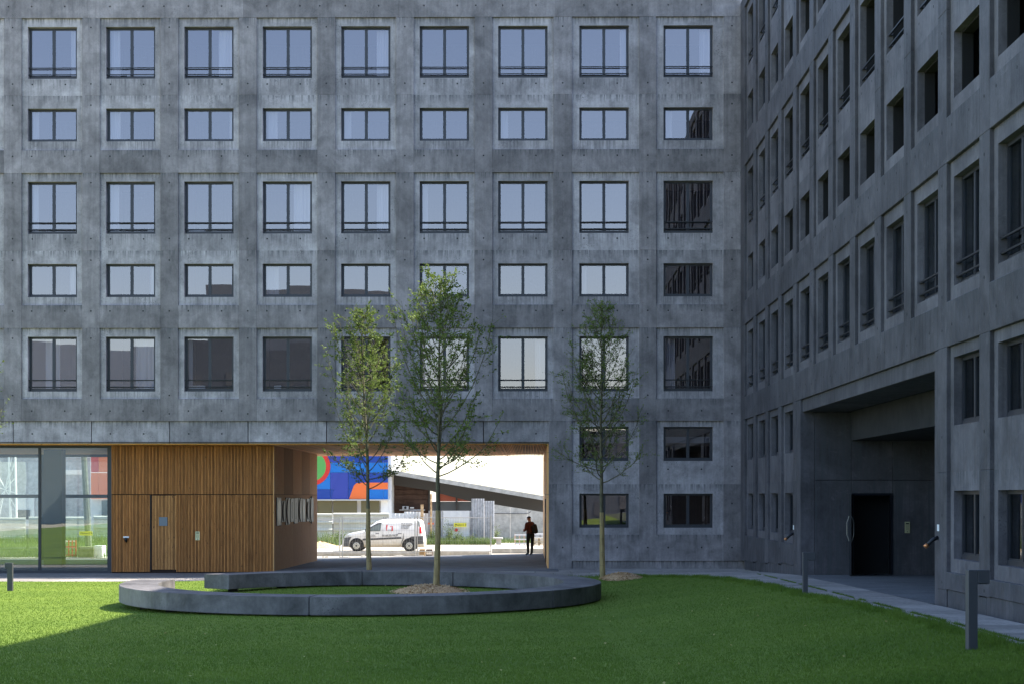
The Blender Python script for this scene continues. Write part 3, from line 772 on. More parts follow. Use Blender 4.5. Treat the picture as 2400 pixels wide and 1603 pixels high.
# ------------------------------------------------------------------ trees
def leaf_mesh(name, centers, dirs, size, mt, asp=.46, parent=None, up=.4):
    """one small folded leaf per centre"""
    n = len(centers); c = np.array(centers); d = np.array(dirs); d /= np.linalg.norm(d, axis=1)[:, None] + 1e-9
    rv = rng.normal(size=(n, 3)); rv[:, 2] += up; s = np.cross(d, rv); s /= np.linalg.norm(s, axis=1)[:, None] + 1e-9
    L = size * rng.uniform(.6, 1.25, n)[:, None]; nn = np.cross(s, d)
    v = np.stack([c, c + d*L*.5 + s*L*asp*.5 + nn*L*.10, c + d*L, c + d*L*.5 - s*L*asp*.5 + nn*L*.10], 1).reshape(-1, 3)
    me = bpy.data.meshes.new(name); me.vertices.add(4*n); me.vertices.foreach_set('co', v.ravel())
    me.loops.add(4*n); me.loops.foreach_set('vertex_index', np.arange(4*n, dtype=np.int32))
    me.polygons.add(n); me.polygons.foreach_set('loop_start', np.arange(n, dtype=np.int32)*4); me.polygons.foreach_set('loop_total', np.full(n, 4, np.int32))
    me.materials.append(mt); me.update(calc_edges=True); return link(name, me, parent)
def tree(x, y, zb, ztop, h0, rmax, wrap_top, label, seed, nl=9000, lsz=.085, lean=0.0, peak=.38, dens=1.0):
    r = random.Random(seed); root = empty('young_tree', (x, y, zb), 0, label, 'tree', 'young trees with cane-wrapped trunks')
    H = ztop - zb; tr = MB(); pts = []; rad = []; cx = cy = 0
    for i in range(15):
        f = i/14; cx += r.gauss(0, .016); cy += r.gauss(0, .016); pts.append(Vector((cx + lean*f, cy, H*f*.985 - .1*(i == 0)))); rad.append(.066*(1-f)**.8 + .006)
    tr.tube(pts, rad, 8)
    def at(h):
        f = min(max(h/(H*.985), 0), .999)*14; i = int(f); return pts[i].lerp(pts[i+1], f-i)
    br = MB(); cen = []; dr = []
    nb = int(46*dens); h1 = h0 - zb
    for k in range(nb):
        f = (k+.5)/nb; h = h1 + (H-h1)*(f**1.05)*.93
        az = k*2.399 + r.uniform(-.5, .5); env = (math.sin(math.pi*min(1, (f+.20)/(1.20))**(.75)))**.8
        Rk = rmax*(.30+.70*env)*(1-.50*f)*r.uniform(.55, 1.12)
        if f < .10: Rk = rmax*r.uniform(.75, 1.0)*(1.0)
        rise = Rk*r.uniform(1.2, 2.3) if f > .1 else Rk*r.uniform(.35, 1.2)
        rise = min(rise, (H-h)*.98)
        p0 = at(h); bp = []; n = 8
        for i in range(n+1):
            q = i/n; ro = Rk*(1-(1-q)**1.5); up_ = rise*(q**1.25)
            bp.append(p0 + Vector((math.cos(az+.15*q)*ro, math.sin(az+.15*q)*ro, up_)) + Vector((r.gauss(0, .018), r.gauss(0, .018), r.gauss(0, .018)))*q)
        br.tube(bp, [.019*(1-.8*i/n)*(1-.4*f)+.002 for i in range(n+1)], 5)
        nt = int(11 + 13*Rk/rmax)
        for j in range(nt):
            q = r.uniform(.22, 1.0); i = min(int(q*n), n-1); b0 = bp[i].lerp(bp[i+1], q*n-i)
            ln = r.uniform(.18, .55)*(.7+.5*Rk/rmax); a2 = az + r.gauss(0, 1.1); el = r.uniform(-.15, 1.25)
            dv = Vector((math.cos(a2)*math.cos(el), math.sin(a2)*math.cos(el), math.sin(el)))
            tip = b0 + dv*ln; midp = b0.lerp(tip, .5) + Vector((0, 0, -.02))
            br.tube([b0, midp, tip], [.0055, .004, .0018], 4, cap=False)
            m = int(r.uniform(8, 20))
            for _ in range(m):
                s_ = r.uniform(.2, 1.05)**.8; c = b0 + dv*ln*s_ + Vector((r.gauss(0, .022), r.gauss(0, .022), r.gauss(0, .022)))
                cen.append(tuple(c)); o = Vector((r.gauss(0, 1), r.gauss(0, 1), r.gauss(.15, .7))) + dv*1.1; dr.append(tuple(o))
    # leading shoot
    for _ in range(int(150*dens)):
        h = H*r.uniform(.80, 1.0); c = at(h) + Vector((r.gauss(0, .10), r.gauss(0, .10), r.gauss(0, .03)))*(1.6 - h/H); cen.append(tuple(c)); dr.append((r.gauss(0, 1), r.gauss(0, 1), r.gauss(.5, .6)))
    tr.build('trunk', M['bark'], root, smooth=True); br.build('branches', M['bark'], root, smooth=True)
    keep = rng.permutation(len(cen))[:nl]
    leaf_mesh('crown', [cen[i] for i in keep], [dr[i] for i in keep], lsz, M['leaf'], parent=root)
    wt = wrap_top - zb; wr = MB(); n = 26
    for q in range(5):        # five sleeves of cane tied one above the other
        za, zc = wt*q/5 - (.1 if q == 0 else -.006), wt*(q+1)/5
        w = MB(); ring = []
        for zz, rr in ((za, .083-.004*q), (zc, .079-.004*q)):
            c0 = at(max(zz, 0)); ring.append([(c0.x + (rr + (.006 if k % 2 else 0))*math.cos(2*math.pi*k/n), c0.y + (rr + (.006 if k % 2 else 0))*math.sin(2*math.pi*k/n), zz) for k in range(n)])
        w.add(ring[0]+ring[1], [(k, (k+1) % n, n+(k+1) % n, n+k) for k in range(n)]+[tuple(range(n, 2*n))]); w.build('cane_sleeve', M['cane'], root)
    return root
pt2 = P(1021, 1388, 45.2); pt1 = P(866, 1332, 56.3); pt3 = P(1412, 1358, 52.2)
tree(pt1.x, pt1.y, -.03, P(0, 716, 56.3).z, P(0, 1150, 56.3).z, 1.50, P(0, 1191, 56.3).z, 'slender young tree nearest the passage, with sunlit yellow green top', 3, nl=9500, lsz=.088, lean=-.25)
tree(pt2.x, pt2.y, .0, P(0, 640, 45.2).z, P(0, 1120, 45.2).z, 1.5, P(0, 1195, 45.2).z, 'tallest young tree, standing inside the ring bench', 8, nl=9800, lsz=.084, lean=.10, dens=1.15)
tree(pt3.x, pt3.y, g(pt3.x, pt3.y), P(0, 704, 52.2).z, P(0, 1135, 52.2).z, 1.35, P(0, 1200, 52.2).z, 'dark young tree right of the ring bench, before the concrete wall', 21, nl=11000, lsz=.062, lean=-.12, dens=1.1)
tree(-15.75, 47.5, -.15, 6.7, 3.7, 1.1, 2.1, 'young tree mostly beyond the left edge, reflected in the glass wall', 31, nl=3000)
# mulch discs
for (cx, cy, rx, ry, lab) in ((pt2.x-.15, pt2.y-.1, .95, 1.6, 'wood chip mulch around the tree inside the ring bench'), (pt3.x+.55, pt3.y-1.2, .62, 1.35, 'mound of pale wood chips beside the right tree')):
    e = tag(empty('mulch', (cx, cy, g(cx, cy)), 0), lab, 'mulch', kind='stuff')
    vs = [(0, 0, .17)]; n = 28
    for q, hh in ((.5, .14), (.85, .06), (1.0, -.02)):
        for k in range(n): a = 2*math.pi*k/n; s_ = q*(1+.06*math.sin(3*a+cx)); vs.append((rx*s_*math.cos(a), ry*s_*math.sin(a), hh+.03))
    fs = [(0, 1+k, 1+(k+1) % n) for k in range(n)]
    for L in range(2): fs += [(1+L*n+k, 1+(L+1)*n+k, 1+(L+1)*n+(k+1) % n, 1+L*n+(k+1) % n) for k in range(n)]
    MB().add(vs, fs).build('mulch_bed', M['mulch'], e, smooth=True)['kind'] = 'stuff'
    c = []; d = []
    for _ in range(2600):
        a = random.uniform(0, 6.283); q = random.random()**.5*1.12; hh = .17*(1-min(q, 1)**2)+.03
        c.append((rx*q*math.cos(a), ry*q*math.sin(a), hh)); d.append((random.gauss(0, 1), random.gauss(0, 1), random.gauss(.1, .3)))
    leaf_mesh('wood_chips', c, d, .055, M['chip'], asp=.55, parent=e)['kind'] = 'stuff'

# ------------------------------------------------------------------ grass blades
def grass(name, n, sampler, hmin, hmax, wd, mt, lean=.35, parent=None):
    x, y, z = sampler(n); n = len(x)
    a = rng.uniform(0, 6.283, n); h = rng.uniform(hmin, hmax, n); w = wd*rng.uniform(.6, 1.3, n); lx = rng.normal(0, lean, n)*h; ly = rng.normal(0, lean, n)*h
    v = np.zeros((n, 3, 3)); dx, dy = np.cos(a)*w/2, np.sin(a)*w/2
    v[:, 0] = np.stack([x-dx, y-dy, z], 1); v[:, 1] = np.stack([x+dx, y+dy, z], 1); v[:, 2] = np.stack([x+lx, y+ly, z+h], 1)
    me = bpy.data.meshes.new(name); me.vertices.add(3*n); me.vertices.foreach_set('co', v.ravel())
    me.loops.add(3*n); me.loops.foreach_set('vertex_index', np.arange(3*n, dtype=np.int32)); me.polygons.add(n)
    me.polygons.foreach_set('loop_start', np.arange(n, dtype=np.int32)*3); me.polygons.foreach_set('loop_total', np.full(n, 3, np.int32))
    me.materials.append(mt); me.update(calc_edges=True); return link(name, me, parent)
def samp_lawn(n):
    y = 17 + (54.2-17)*rng.random(n)**1.7; wv = y*.31 + .5; x = rng.uniform(-1, 1, n)*wv - y*.01
    ex = edge_x(y) + .06*np.sin(y*3.1) + .05*np.sin(y*7.7); ok = x < ex; x, y = x[ok], y[ok]
    return x, y, G(x, y)+.028
gb = grass('grass', 520000, samp_lawn, .015, .042, .011, M['blade']); tag(gb, 'short mown green grass covering the courtyard lawn', 'grass', kind='stuff')
def samp_edge(n):
    y = 17 + 37*rng.random(n)**1.3; x = edge_x(y) + rng.normal(-.02, .08, n) + .07*np.sin(y*2.3) + .05*np.sin(y*6.1); return x, y, G(x, y)+.02
ge = grass('grass', 26000, samp_edge, .04, .11, .013, M['blade'], .45); tag(ge, 'longer ragged grass fringe hanging over the paving edge', 'grass', kind='stuff')
def samp_joint(n):
    y = 18 + 30*rng.random(n); x = 6.345 + rng.normal(0, .012, n); k = np.sin(y*1.7)+np.sin(y*4.3) > -.6; x, y = x[k], y[k]; return x, y, G(x, y)
gj = grass('grass', 9000, samp_joint, .02, .06, .01, M['blade'], .4); tag(gj, 'thin line of grass growing in the joint of the side path', 'grass', kind='stuff')
c = []; d = []
for _ in range(110):
    y = random.uniform(19, 53); x = random.uniform(-.3, .26)*y*.95
    if x < edge_x(y) - .2: c.append((x, y, g(x, y)+.075)); d.append((random.gauss(0, 1), random.gauss(0, 1), .1))
tag(leaf_mesh('fallen_leaves', c, d, .05, M['drygrass'] if 'drygrass' in M else M['leaf'], asp=.6), 'few small pale fallen leaves scattered on the lawn', 'leaves', kind='stuff')
# ------------------------------------------------------------------ the street beyond the passage
GZ = -.47
def rect(X0, X1, Y0, Y1, d):
    a, b = P(X0, Y1, d), P(X1, Y0, d); return a.x, b.x, a.y, a.z, b.z
def slab_at(m, X0, X1, Y0, Y1, d, th=.1, zbot=None):
    x0, x1, y, z0, z1 = rect(X0, X1, Y0, Y1, d)
    return m.box(x0, x1, y, y+th, z0 if zbot is None else zbot, z1)
def rooted(name, X, d, label, cat, group=None, rz=0):
    p = P(X, 1163, d); return empty(name, (p.x, p.y, GZ), rz, label, cat, group), p
def local(m, e):   # shift collected world coordinates to the root's frame
    o = e.location; m.v = [(x-o.x, y-o.y, z-o.z) for x, y, z in m.v]; return m
def bld(e, name, mt, fn, **k):
    m = MB(); fn(m); return local(m, e).build(name, mt, e, **k)
M['cream'] = speck('cream_hoarding_paint', (.50, .49, .42), (.60, .59, .52), 3, bump=.1)
M['galv'] = speck('galvanised_sheet', (.30, .31, .33), (.46, .47, .49), 5, rough=.5, bump=.1)
M['galvw'] = speck('white_sheet', (.60, .61, .63), (.72, .73, .74), 2, rough=.5, bump=.1)
M['mesh'] = mat('galvanised_tube', (.34, .35, .36), .4, .7)
M['blue'] = mat('dark_blue_cladding', (.012, .055, .30), .35); M['blue2'] = mat('mid_blue_cladding', (.01, .16, .52), .35); M['blue3'] = mat('violet_blue_cladding', (.035, .06, .33), .35)
M['green'] = mat('green_cladding', (.10, .36, .09), .35); M['red'] = mat('red_cladding', (.58, .035, .03), .35); M['orange'] = mat('orange_cladding', (.80, .17, .045), .35)
M['dullred'] = mat('dull_red_panel', (.36, .09, .05), .7)
M['brown'] = speck('brown_wall', (.055, .032, .022), (.10, .06, .045), 1.5, bump=.1)
M['darkgap'] = mat('dark_grey_wall', (.055, .052, .05), .8)
M['win_street'] = mat('street_window', (.13, .115, .06), .25); M['win_grey'] = mat('grey_street_window', (.10, .11, .115), .2)

# tree behind: none; cladding building with a colourful abstract facade
e, p = rooted('cladded_building', 830, 114, 'building with blue, green and orange abstract cladding beyond the van', 'building')
D = 114
bld(e, 'wall', M['white'], lambda m: slab_at(m, 560, 918, 960, 1169.5, D+.4, 8, GZ+1.2))
bld(e, 'lower_wall', M['darkgap'], lambda m: slab_at(m, 560, 892, 1169.8, 1280, D+.5, 7, GZ))
for (a, b) in ((640, 777.5), (781, 836.5), (846, 889)):
    for c0, c1 in ([(a, b)] if b-a < 80 else [(a, 742), (744, b)]): bld(e, 'window', M['win_street'], lambda m: slab_at(m, c0, c1, 1172.5, 1203, D+.1, .2))
bld(e, 'sill_band', M['white'], lambda m: slab_at(m, 560, 912, 1169.8, 1171.6, D-.1, .5))
bld(e, 'corner_pier', M['white'], lambda m: slab_at(m, 892.5, 910, 1172, 1262, D+.2, .6, GZ))
# cladding panels (grid) in mid and dark blues
gx = [560, 600, 641, 682, 720, 774, 816, 858, 898.5, 909.5]; gy = [980, 1012, 1047, 1083.5, 1106.5, 1145.5, 1169]
for i in range(len(gx)-1):
    for j in range(len(gy)-1):
        mt = M['blue']
        if j == 3: mt = M['blue2']
        if j == 4 and i <= 4: mt = M['blue2']
        if j == 5 and i >= 7: mt = M['blue2']
        if j == 4 and i in (5,): mt = M['blue3']
        if j == 2 and i == 5: mt = M['blue3']
        bld(e, 'cladding_panel', mt, lambda m: slab_at(m, gx[i]+.25, gx[i+1]-.25, gy[j]+.2, gy[j+1]-.2, D, .08))
def disc_at(m, cx, cy, r0, r1, d, n=48, th=.03):
    vs = []
    for r in (r0, r1):
        for k in range(n): q = P(cx + r*math.cos(2*math.pi*k/n), cy + r*math.sin(2*math.pi*k/n), d); vs.append(tuple(q))
    return m.add(vs, [(k, (k+1) % n, n+(k+1) % n, n+k) for k in range(n)])
def poly_at(m, pts, d): return m.add([tuple(P(x, y, d)) for x, y in pts], [tuple(range(len(pts)))])
bld(e, 'cladding_ring', M['red'], lambda m: disc_at(m, 728.7, 1092, 35.3, 45.5, D-.03), recalc=False)
bld(e, 'cladding_disc', M['green'], lambda m: disc_at(m, 728.7, 1092, .01, 35.3, D-.03), recalc=False)
bld(e, 'cladding_curve', M['orange'], lambda m: poly_at(m, [(818, 1168.4), (826, 1146), (829.5, 1137), (835, 1131.5), (842, 1130), (909.3, 1130), (909.3, 1145.5), (858.5, 1145.5), (858.5, 1168.4)], D-.02), recalc=False)
bld(e, 'cladding_curve', M['blue3'], lambda m: poly_at(m, [(776, 1168.4), (789, 1128), (797, 1107.2), (815.6, 1107.2), (815.6, 1168.4)], D-.022), recalc=False)
bld(e, 'cladding_curve', M['blue2'], lambda m: poly_at(m, [(860, 1100), (898, 1100), (898, 1084), (878, 1084)], D-.022), recalc=False)

# low concrete building with a sloping canopy
e, p = rooted('canopy_building', 1040, 116, 'low building under a sloping concrete canopy behind the metal hoarding', 'building')
D = 116
def fas(x): return 1104 + (x-938)*(1163.5-1105.7)/(1276-936)
cuts_ = [905, 988, 1088, 1151, 1216, 1300]
for a, b in zip(cuts_, cuts_[1:]):
    def f(m, a=a, b=b):
        t = lambda x: 17.5 if x < 950 else 11 + (x-950)*.005
        q = [P(a+.3, fas(a), D-2), P(b-.3, fas(b), D-2), P(b-.3, fas(b)+10.5, D-2), P(a+.3, fas(a)+10.5, D-2)]
        n = len(q); m.add([tuple(v) for v in q] + [(v.x, v.y+5, v.z) for v in q], [(0, 1, 2, 3), (7, 6, 5, 4), (0, 4, 5, 1), (1, 5, 6, 2), (2, 6, 7, 3), (3, 7, 4, 0)])
    bld(e, 'canopy_fascia', M['conc_pale'], f)
def under(m):
    q = [P(905, 1106, D), P(1300, 1172, D), P(1300, 1206, D), P(1158, 1182, D), P(1102, 1174, D), P(1028, 1155, D), P(1005, 1148, D), P(918, 1135, D), P(905, 1135, D)]
    n = len(q); m.add([tuple(v) for v in q] + [(v.x, v.y+.3, v.z) for v in q], [tuple(range(n)), tuple(range(2*n-1, n-1, -1))] + [(i, (i+1) % n, n+(i+1) % n, n+i) for i in range(n)])
bld(e, 'soffit_shade_wall', M['darkgap'], under)  # dark band painted in for the shade beneath the canopy
bld(e, 'wall', M['brown'], lambda m: slab_at(m, 918, 1005, 1120, 1262, D+.5, .3, GZ))
for k in range(5): bld(e, 'brown_board', M['brown'], lambda m: slab_at(m, 921, 1003, 1134+k*12.2, 1145+k*12.2, D+.4, .1))
bld(e, 'glazed_wall', M['win_grey'], lambda m: slab_at(m, 1005, 1110, 1174.5, 1262, D+.5, .3, GZ))
bld(e, 'red_band', M['dullred'], lambda m: slab_at(m, 1026, 1106, 1150, 1174, D+.5, .25))
for X in (1006, 1026, 1070): bld(e, 'mullion', M['darkgap'], lambda m: slab_at(m, X-2, X+2, 1145, 1200, D+.3, .2))
bld(e, 'pillar', M['white'], lambda m: slab_at(m, 910.5, 917.5, 1104, 1262, D-1.2, .3, GZ))
bld(e, 'shelf', M['galv'], lambda m: slab_at(m, 936, 995, 1193, 1195.5, D-.2, .5))
bld(e, 'sign_plate', M['white'], lambda m: slab_at(m, 961, 970, 1187.5, 1190.5, D-.1, .1))
e, p = rooted('air_unit', 950, 115.6, 'small grey air conditioning unit on a shelf of the brown wall', 'air conditioner')
u = bld(e, 'casing', M['galv'], lambda m: slab_at(m, 943, 957, 1185.2, 1192.8, 115.4, .35))
bld(e, 'fan', M['hole'], lambda m: disc_at(m, 950, 1188.8, .01, 3, 115.38, 20), recalc=False)
# concrete wall on the right
e, p = rooted('boundary_wall', 1220, 113, 'stained pale concrete wall behind the standing man', 'wall')
xs_ = [1156, 1196, 1236, 1276, 1316, 1356]
for a, b in zip(xs_, xs_[1:]):
    def f(m, a=a, b=b):
        ya = 1181 + (a-1156)*.157; yb = 1181 + (b-1156)*.157
        q = [P(a+.2, ya, 113), P(b-.2, yb, 113)]; x0, x1, y = q[0].x, q[1].x, q[0].y
        m.prism([(x0, GZ), (x1, GZ), (x1, q[1].z), (x0, q[0].z)], y, y+.25)
    bld(e, 'wall_panel', M['conc_pale'], f)
bld(e, 'cable', M['rail'], lambda m: m.tube([P(1156, 1202, 112.9), P(1233, 1203, 112.9), P(1240, 1201, 112.9), P(1244, 1198, 112.9)], .02, 5))
# cream hoarding with horizontal ribs, sheets are parts
def ribbed(m, x0, x1, y, z0, z1, horizontal=True, pitch=.5, dep=.05):
    pts = []
    if horizontal:
        n = max(2, int((z1-z0)/pitch)); pr = []
        for k in range(n):
            a = z0 + (z1-z0)*k/n; b = z0 + (z1-z0)*(k+1)/n; pr += [(a, 0), (a+(b-a)*.62, 0), (a+(b-a)*.72, -dep), (a+(b-a)*.92, -dep)]
        pr.append((z1, 0)); vs = [(x, y+d, z) for z, d in pr for x in (x0, x1)]
        m.add(vs, [(2*i, 2*i+1, 2*i+3, 2*i+2) for i in range(len(pr)-1)]); m.box(x0, x1, y+.004, y+.03, z0, z1)
    else:
        n = max(2, int((x1-x0)/pitch)); pr = []
        for k in range(n):
            a = x0 + (x1-x0)*k/n; b = x0 + (x1-x0)*(k+1)/n; pr += [(a, 0), (a+(b-a)*.45, 0), (a+(b-a)*.55, -dep), (a+(b-a)*.9, -dep)]
        pr.append((x1, 0)); vs = [(x, y+d, z) for x, d in pr for z in (z0, z1)]
        m.add(vs, [(2*i, 2*i+1, 2*i+3, 2*i+2) for i in range(len(pr)-1)]); m.box(x0, x1, y+.004, y+.03, z0, z1)
e, p = rooted('hoarding', 700, 109, 'cream corrugated site hoarding with horizontal ribs behind the van', 'hoarding')
Xs = [-330, -190, -48, 95, 238, 380, 520, 652, 781, 912]
for k in range(len(Xs)-1):
    def f(m): 
        x0, x1, y, z0, z1 = rect(Xs[k], Xs[k+1], 1201 + max(0, 742-Xs[k])*.012, 1275, 109); ribbed(m, x0+.01, x1-.01, y - max(0, 742-Xs[k])*.004, GZ, z1, True, .48, .07)
    bld(e, 'hoarding_sheet', M['cream'], f, recalc=False)
e2, p = rooted('metal_hoarding', 1050, 109, 'patchwork hoarding of grey and white metal sheets right of the van', 'hoarding')
for (a, b, t_, mt, pi) in ((918, 947, 1202, 'galvw', .24), (947.5, 985, 1198, 'galvw', .2), (985.5, 1004, 1202, 'galvw', .3), (1004.5, 1016, 1196, 'galv', .3), (1016.5, 1038.5, 1196, 'galv', .22), (1039, 1100.5, 1196, 'galvw', 9), (1101, 1104.5, 1196, 'galv', .2), (1105, 1134.5, 1167.5, 'galv', .16), (1135, 1158, 1173, 'galv', .13)):
    def f(m):
        x0, x1, y, z0, z1 = rect(a, b, t_, 1275, 108.6); yy = y + (.12 if a > 1104 else 0)
        if pi > 5: m.box(x0, x1, yy-.06, yy, GZ, z1)
        else: ribbed(m, x0, x1, yy, GZ, z1, False, pi, .04)
    bld(e2, 'metal_sheet', M[mt], f, recalc=False)
for X0, X1, Yt in ((985.8, 992.2, 1181.5), (1008, 1012, 1157)):
    q, _ = rooted('wooden_post', (X0+X1)/2, 108.2, 'pale weathered wooden post %s' % ('nearer the van' if X0 < 1000 else 'taller, beside the middle tree trunk'), 'post')
    bld(q, 'post', M['chip'], lambda m: slab_at(m, X0, X1, Yt, 1275, 108.2, .15, GZ))
# signs
M['yellow'] = mat('yellow_sign', (.80, .72, .05), .5); M['ink'] = mat('black_ink', (.02, .02, .02), .6)
def text(body, parent, loc, size, mt, rot=(R(90), 0, 0), name='lettering', align='CENTER', shear=0, bold=.0):
    cu = bpy.data.curves.new(name, 'FONT'); cu.body = body; cu.size = size; cu.align_x = align; cu.align_y = 'CENTER'; cu.extrude = .002; cu.shear = shear; cu.offset = bold
    cu.resolution_u = 2; cu.materials.append(mt); t_ = bpy.data.objects.new(name, cu); COL.objects.link(t_)
    me = bpy.data.meshes.new_from_object(t_.evaluated_get(bpy.context.evaluated_depsgraph_get())); bpy.data.objects.remove(t_)
    return link(name, me, parent, loc, rot)
def photons(Xc, Yc, d, s, label, lead=True):
    p = P(Xc, Yc, d); e = empty('direction_sign', tuple(p), 0, label, 'sign', 'yellow direction signs')
    MB().box(-.40*s, .40*s, 0, .02, -.125*s, .125*s).build('sign_board', M['yellow'], e)
    text("Photon's", e, (-.05*s, -.006, 0), .17*s, M['ink'], shear=.2, bold=.001)
    MB().add([(.335*s, -.006, -.09*s), (.385*s, -.006, 0), (.335*s, -.006, .09*s)], [(0, 1, 2)]).build('arrow', M['ink'], e, recalc=False)
    if lead: text('PARIS', e, (-.42*s-.19*s, -.006, -.02*s), .145*s, M['ink'], bold=.003)
photons(1078.5, 1229, 108.3, 1.0, "yellow sign reading Photon's with PARIS beside it on the white sheet")
photons(201, 1249, 84.2, .8, "yellow sign reading Photon's seen through the glass wall", lead=False)
q = empty('round_sign', tuple(P(1069, 1241, 108.4)), 0, 'small round red sign below the yellow sign', 'sign')
MB().tube([(0, 0, 0), (0, .02, 0)], .11, 20).build('disc', M['red'], q)
q = empty('warning_strip', tuple(P(1010, 1226, 108.45)), 0, 'short orange red strip on the grey metal sheet', 'sign')
MB().box(-.19, .19, 0, .02, -.05, .05).build('strip', M['orange'], q)

# mesh fence panels
def fence(Xa, Xb, Yt, Yb, d, label):
    a, b = P(Xa, Yb, d), P(Xb, Yb, d); t_ = P(Xa, Yt, d); h = t_.z - a.z; w = b.x - a.x
    e = empty('mesh_fence', (a.x, a.y, a.z), 0, label, 'fence', 'temporary mesh fence panels')
    for x in (0, w): MB().tube([(x, 0, -.1), (x, 0, h+.08)], .030, 6).build('post', M['mesh'], e)
    for z in (h-.02, .25): MB().tube([(0, 0, z), (w, 0, z)], .022, 6).build('rail', M['mesh'], e)
    m = MB(); x = .12
    while x < w: m.box(x-.003, x+.003, -.003, .003, .25, h-.02); x += .125
    z = .5
    while z < h: m.box(0, w, -.0035, .0025, z-.003, z+.003); z += .28
    o = m.build('wire_mesh', M['mesh'], e); o['kind'] = 'stuff'
    MB().box(-.12, .30, -.12, .12, -.12, .06).build('foot_block', M['conc_pale'], e)
fence(620, 796.5, 1216, 1307, 83.4, 'temporary mesh fence panel at left, running behind the timber lobby')
fence(803, 973, 1213, 1307, 83, 'middle temporary mesh fence panel in front of the white van')
fence(978, 1150.5, 1211, 1303, 83, 'right temporary mesh fence panel between two tree trunks and the man')
# kerbs
def kerb(Xa, Xb, d, h, label):
    a, b = P(Xa, 1163, d), P(Xb, 1163, d); e = empty('kerb', (a.x, a.y, GZ), 0); e['kind'] = 'structure'; x = 0
    while x < b.x-a.x: MB().box(x, x+.99, 0, .14, 0, h).build('kerb_stone', M['conc_pale'], e, bevel=.01); x += 1.0
kerb(640, 1142, 86.5, .22, ''); kerb(1153, 1400, 90.5, .26, ''); kerb(-420, 640, 80.5, .12, '')
# concrete blocks and rubble near the fence
def block(X0, X1, Y0, Y1, d, th, label, mt='conc_pale', name='concrete_block', cat='block'):
    x0, x1, y, z0, z1 = rect(X0, X1, Y0, Y1, d)
    e = empty(name, ((x0+x1)/2, y, z0), 0, label, cat); MB().box(-(x1-x0)/2, (x1-x0)/2, 0, th, 0, z1-z0).build('block', M[mt], e, bevel=.015); return e, x1-x0, z1-z0
block(983, 996, 1286, 1302, 85, .4, 'brown grey block at the foot of the fence, beside the middle trunk', 'card')
e, w, h = block(998.5, 1013, 1286.5, 1302, 85.2, .4, 'perforated pale block next to the brown block', 'brown')
for k in range(6): MB().tube([(-w/2+w*(.2+.3*(k % 3)), -.004, h*(.35+.3*(k//3))), (-w/2+w*(.2+.3*(k % 3)), -.012, h*(.35+.3*(k//3)))], .05, 8).build('core_hole', M['white'], e)
e, w, h = block(1155, 1178, 1259, 1262.5, 104, .9, 'broken pale concrete slab resting on a stub near the wall')
MB().box(-.1, .2, .2, .6, -.35, -.002).build('stub', M['conc_pale'], e)
# stacked pallets and planks
M['plank'] = wood('pale_lumber', (.42, .33, .20), (.62, .52, .36)); M['plankr'] = wood('reddish_crate_wood', (.35, .20, .14), (.55, .40, .30))
def stack(X0, X1, Y0, d, rows, label, mt, tilt=0):
    x0, x1, y, z0, z1 = rect(X0, X1, Y0, 1276, d); e = empty('lumber_stack', ((x0+x1)/2, y, z0), tilt, label, 'lumber', 'stacks of building wood by the wall')
    hh = (z1-z0)/rows
    for k in range(rows):
        s_ = random.uniform(-.06, .06); MB().box(-(x1-x0)/2+s_, (x1-x0)/2+s_, random.uniform(0, .05), .7, k*hh+.02, (k+1)*hh-.03).build('plank', mt, e)
        for q in (-.4, 0, .4): MB().box(q*(x1-x0)-.06, q*(x1-x0)+.06, .06, .66, k*hh-.03, k*hh+.02).build('spacer', M['brown'], e)
stack(1247, 1280, 1259, 105, 5, 'low stack of pale planks right of the man', M['plank'])
stack(1250, 1282, 1249, 107, 7, 'stack of pallets behind the pale planks', M['galvw'])
e = empty('crate', tuple(P(1223, 1276, 105)), 0, 'slatted reddish crate left of the man by the wall', 'crate')
for x in (-.42, -.14, .14, .40): MB().box(x-.035, x+.035, 0, .03, 0, .68).build('slat', M['plankr'], e); MB().box(x-.035, x+.035, .6, .63, 0, .68).build('slat', M['plankr'], e)
for z in (.05, .3, .58): MB().box(-.46, .44, -.03, -.002, z, z+.08).build('slat', M['galvw'], e)
# weeds, heaps and rubble
def weeds(name, n, X0, X1, d0, d1, hmin, hmax, mt, label, amp=None, wd=.03):
    def s_(n):
        X = rng.uniform(X0, X1, n); d = rng.uniform(d0, d1, n); xc = (X-1200)/F*d; x = xc*math.cos(YAW) - d*math.sin(YAW); y = xc*math.sin(YAW) + d*math.cos(YAW)
        return x, y, np.full(n, GZ)
    o = grass(name, n, s_, hmin, hmax, wd, mt, .3); tag(o, label, 'weeds', kind='stuff')
weeds('weeds', 30000, -330, 262, 84, 108.6, .06, .35, M['weed'], 'rough green verge seen through the glass wall')
weeds('weeds', 9000, -330, 800, 104.5, 108.6, .25, .95, M['weed'], 'tall weeds growing along the cream hoarding', wd=.04)
weeds('weeds', 2500, 800, 1000, 106.5, 108.4, .1, .5, M['weed'], 'low weeds behind the van')
weeds('weeds', 4500, 1000, 1160, 106.5, 108.3, .1, .55, M['weed'], 'weeds along the metal sheets')
weeds('weeds', 1500, 1155, 1300, 110.5, 112.8, .1, .45, M['weed'], 'weeds at the foot of the concrete wall')
weeds('dry_grass', 1500, 1044, 1142, 87.5, 89, .08, .22, M['drygrass'], 'patch of dry yellow grass behind the kerb', wd=.02)
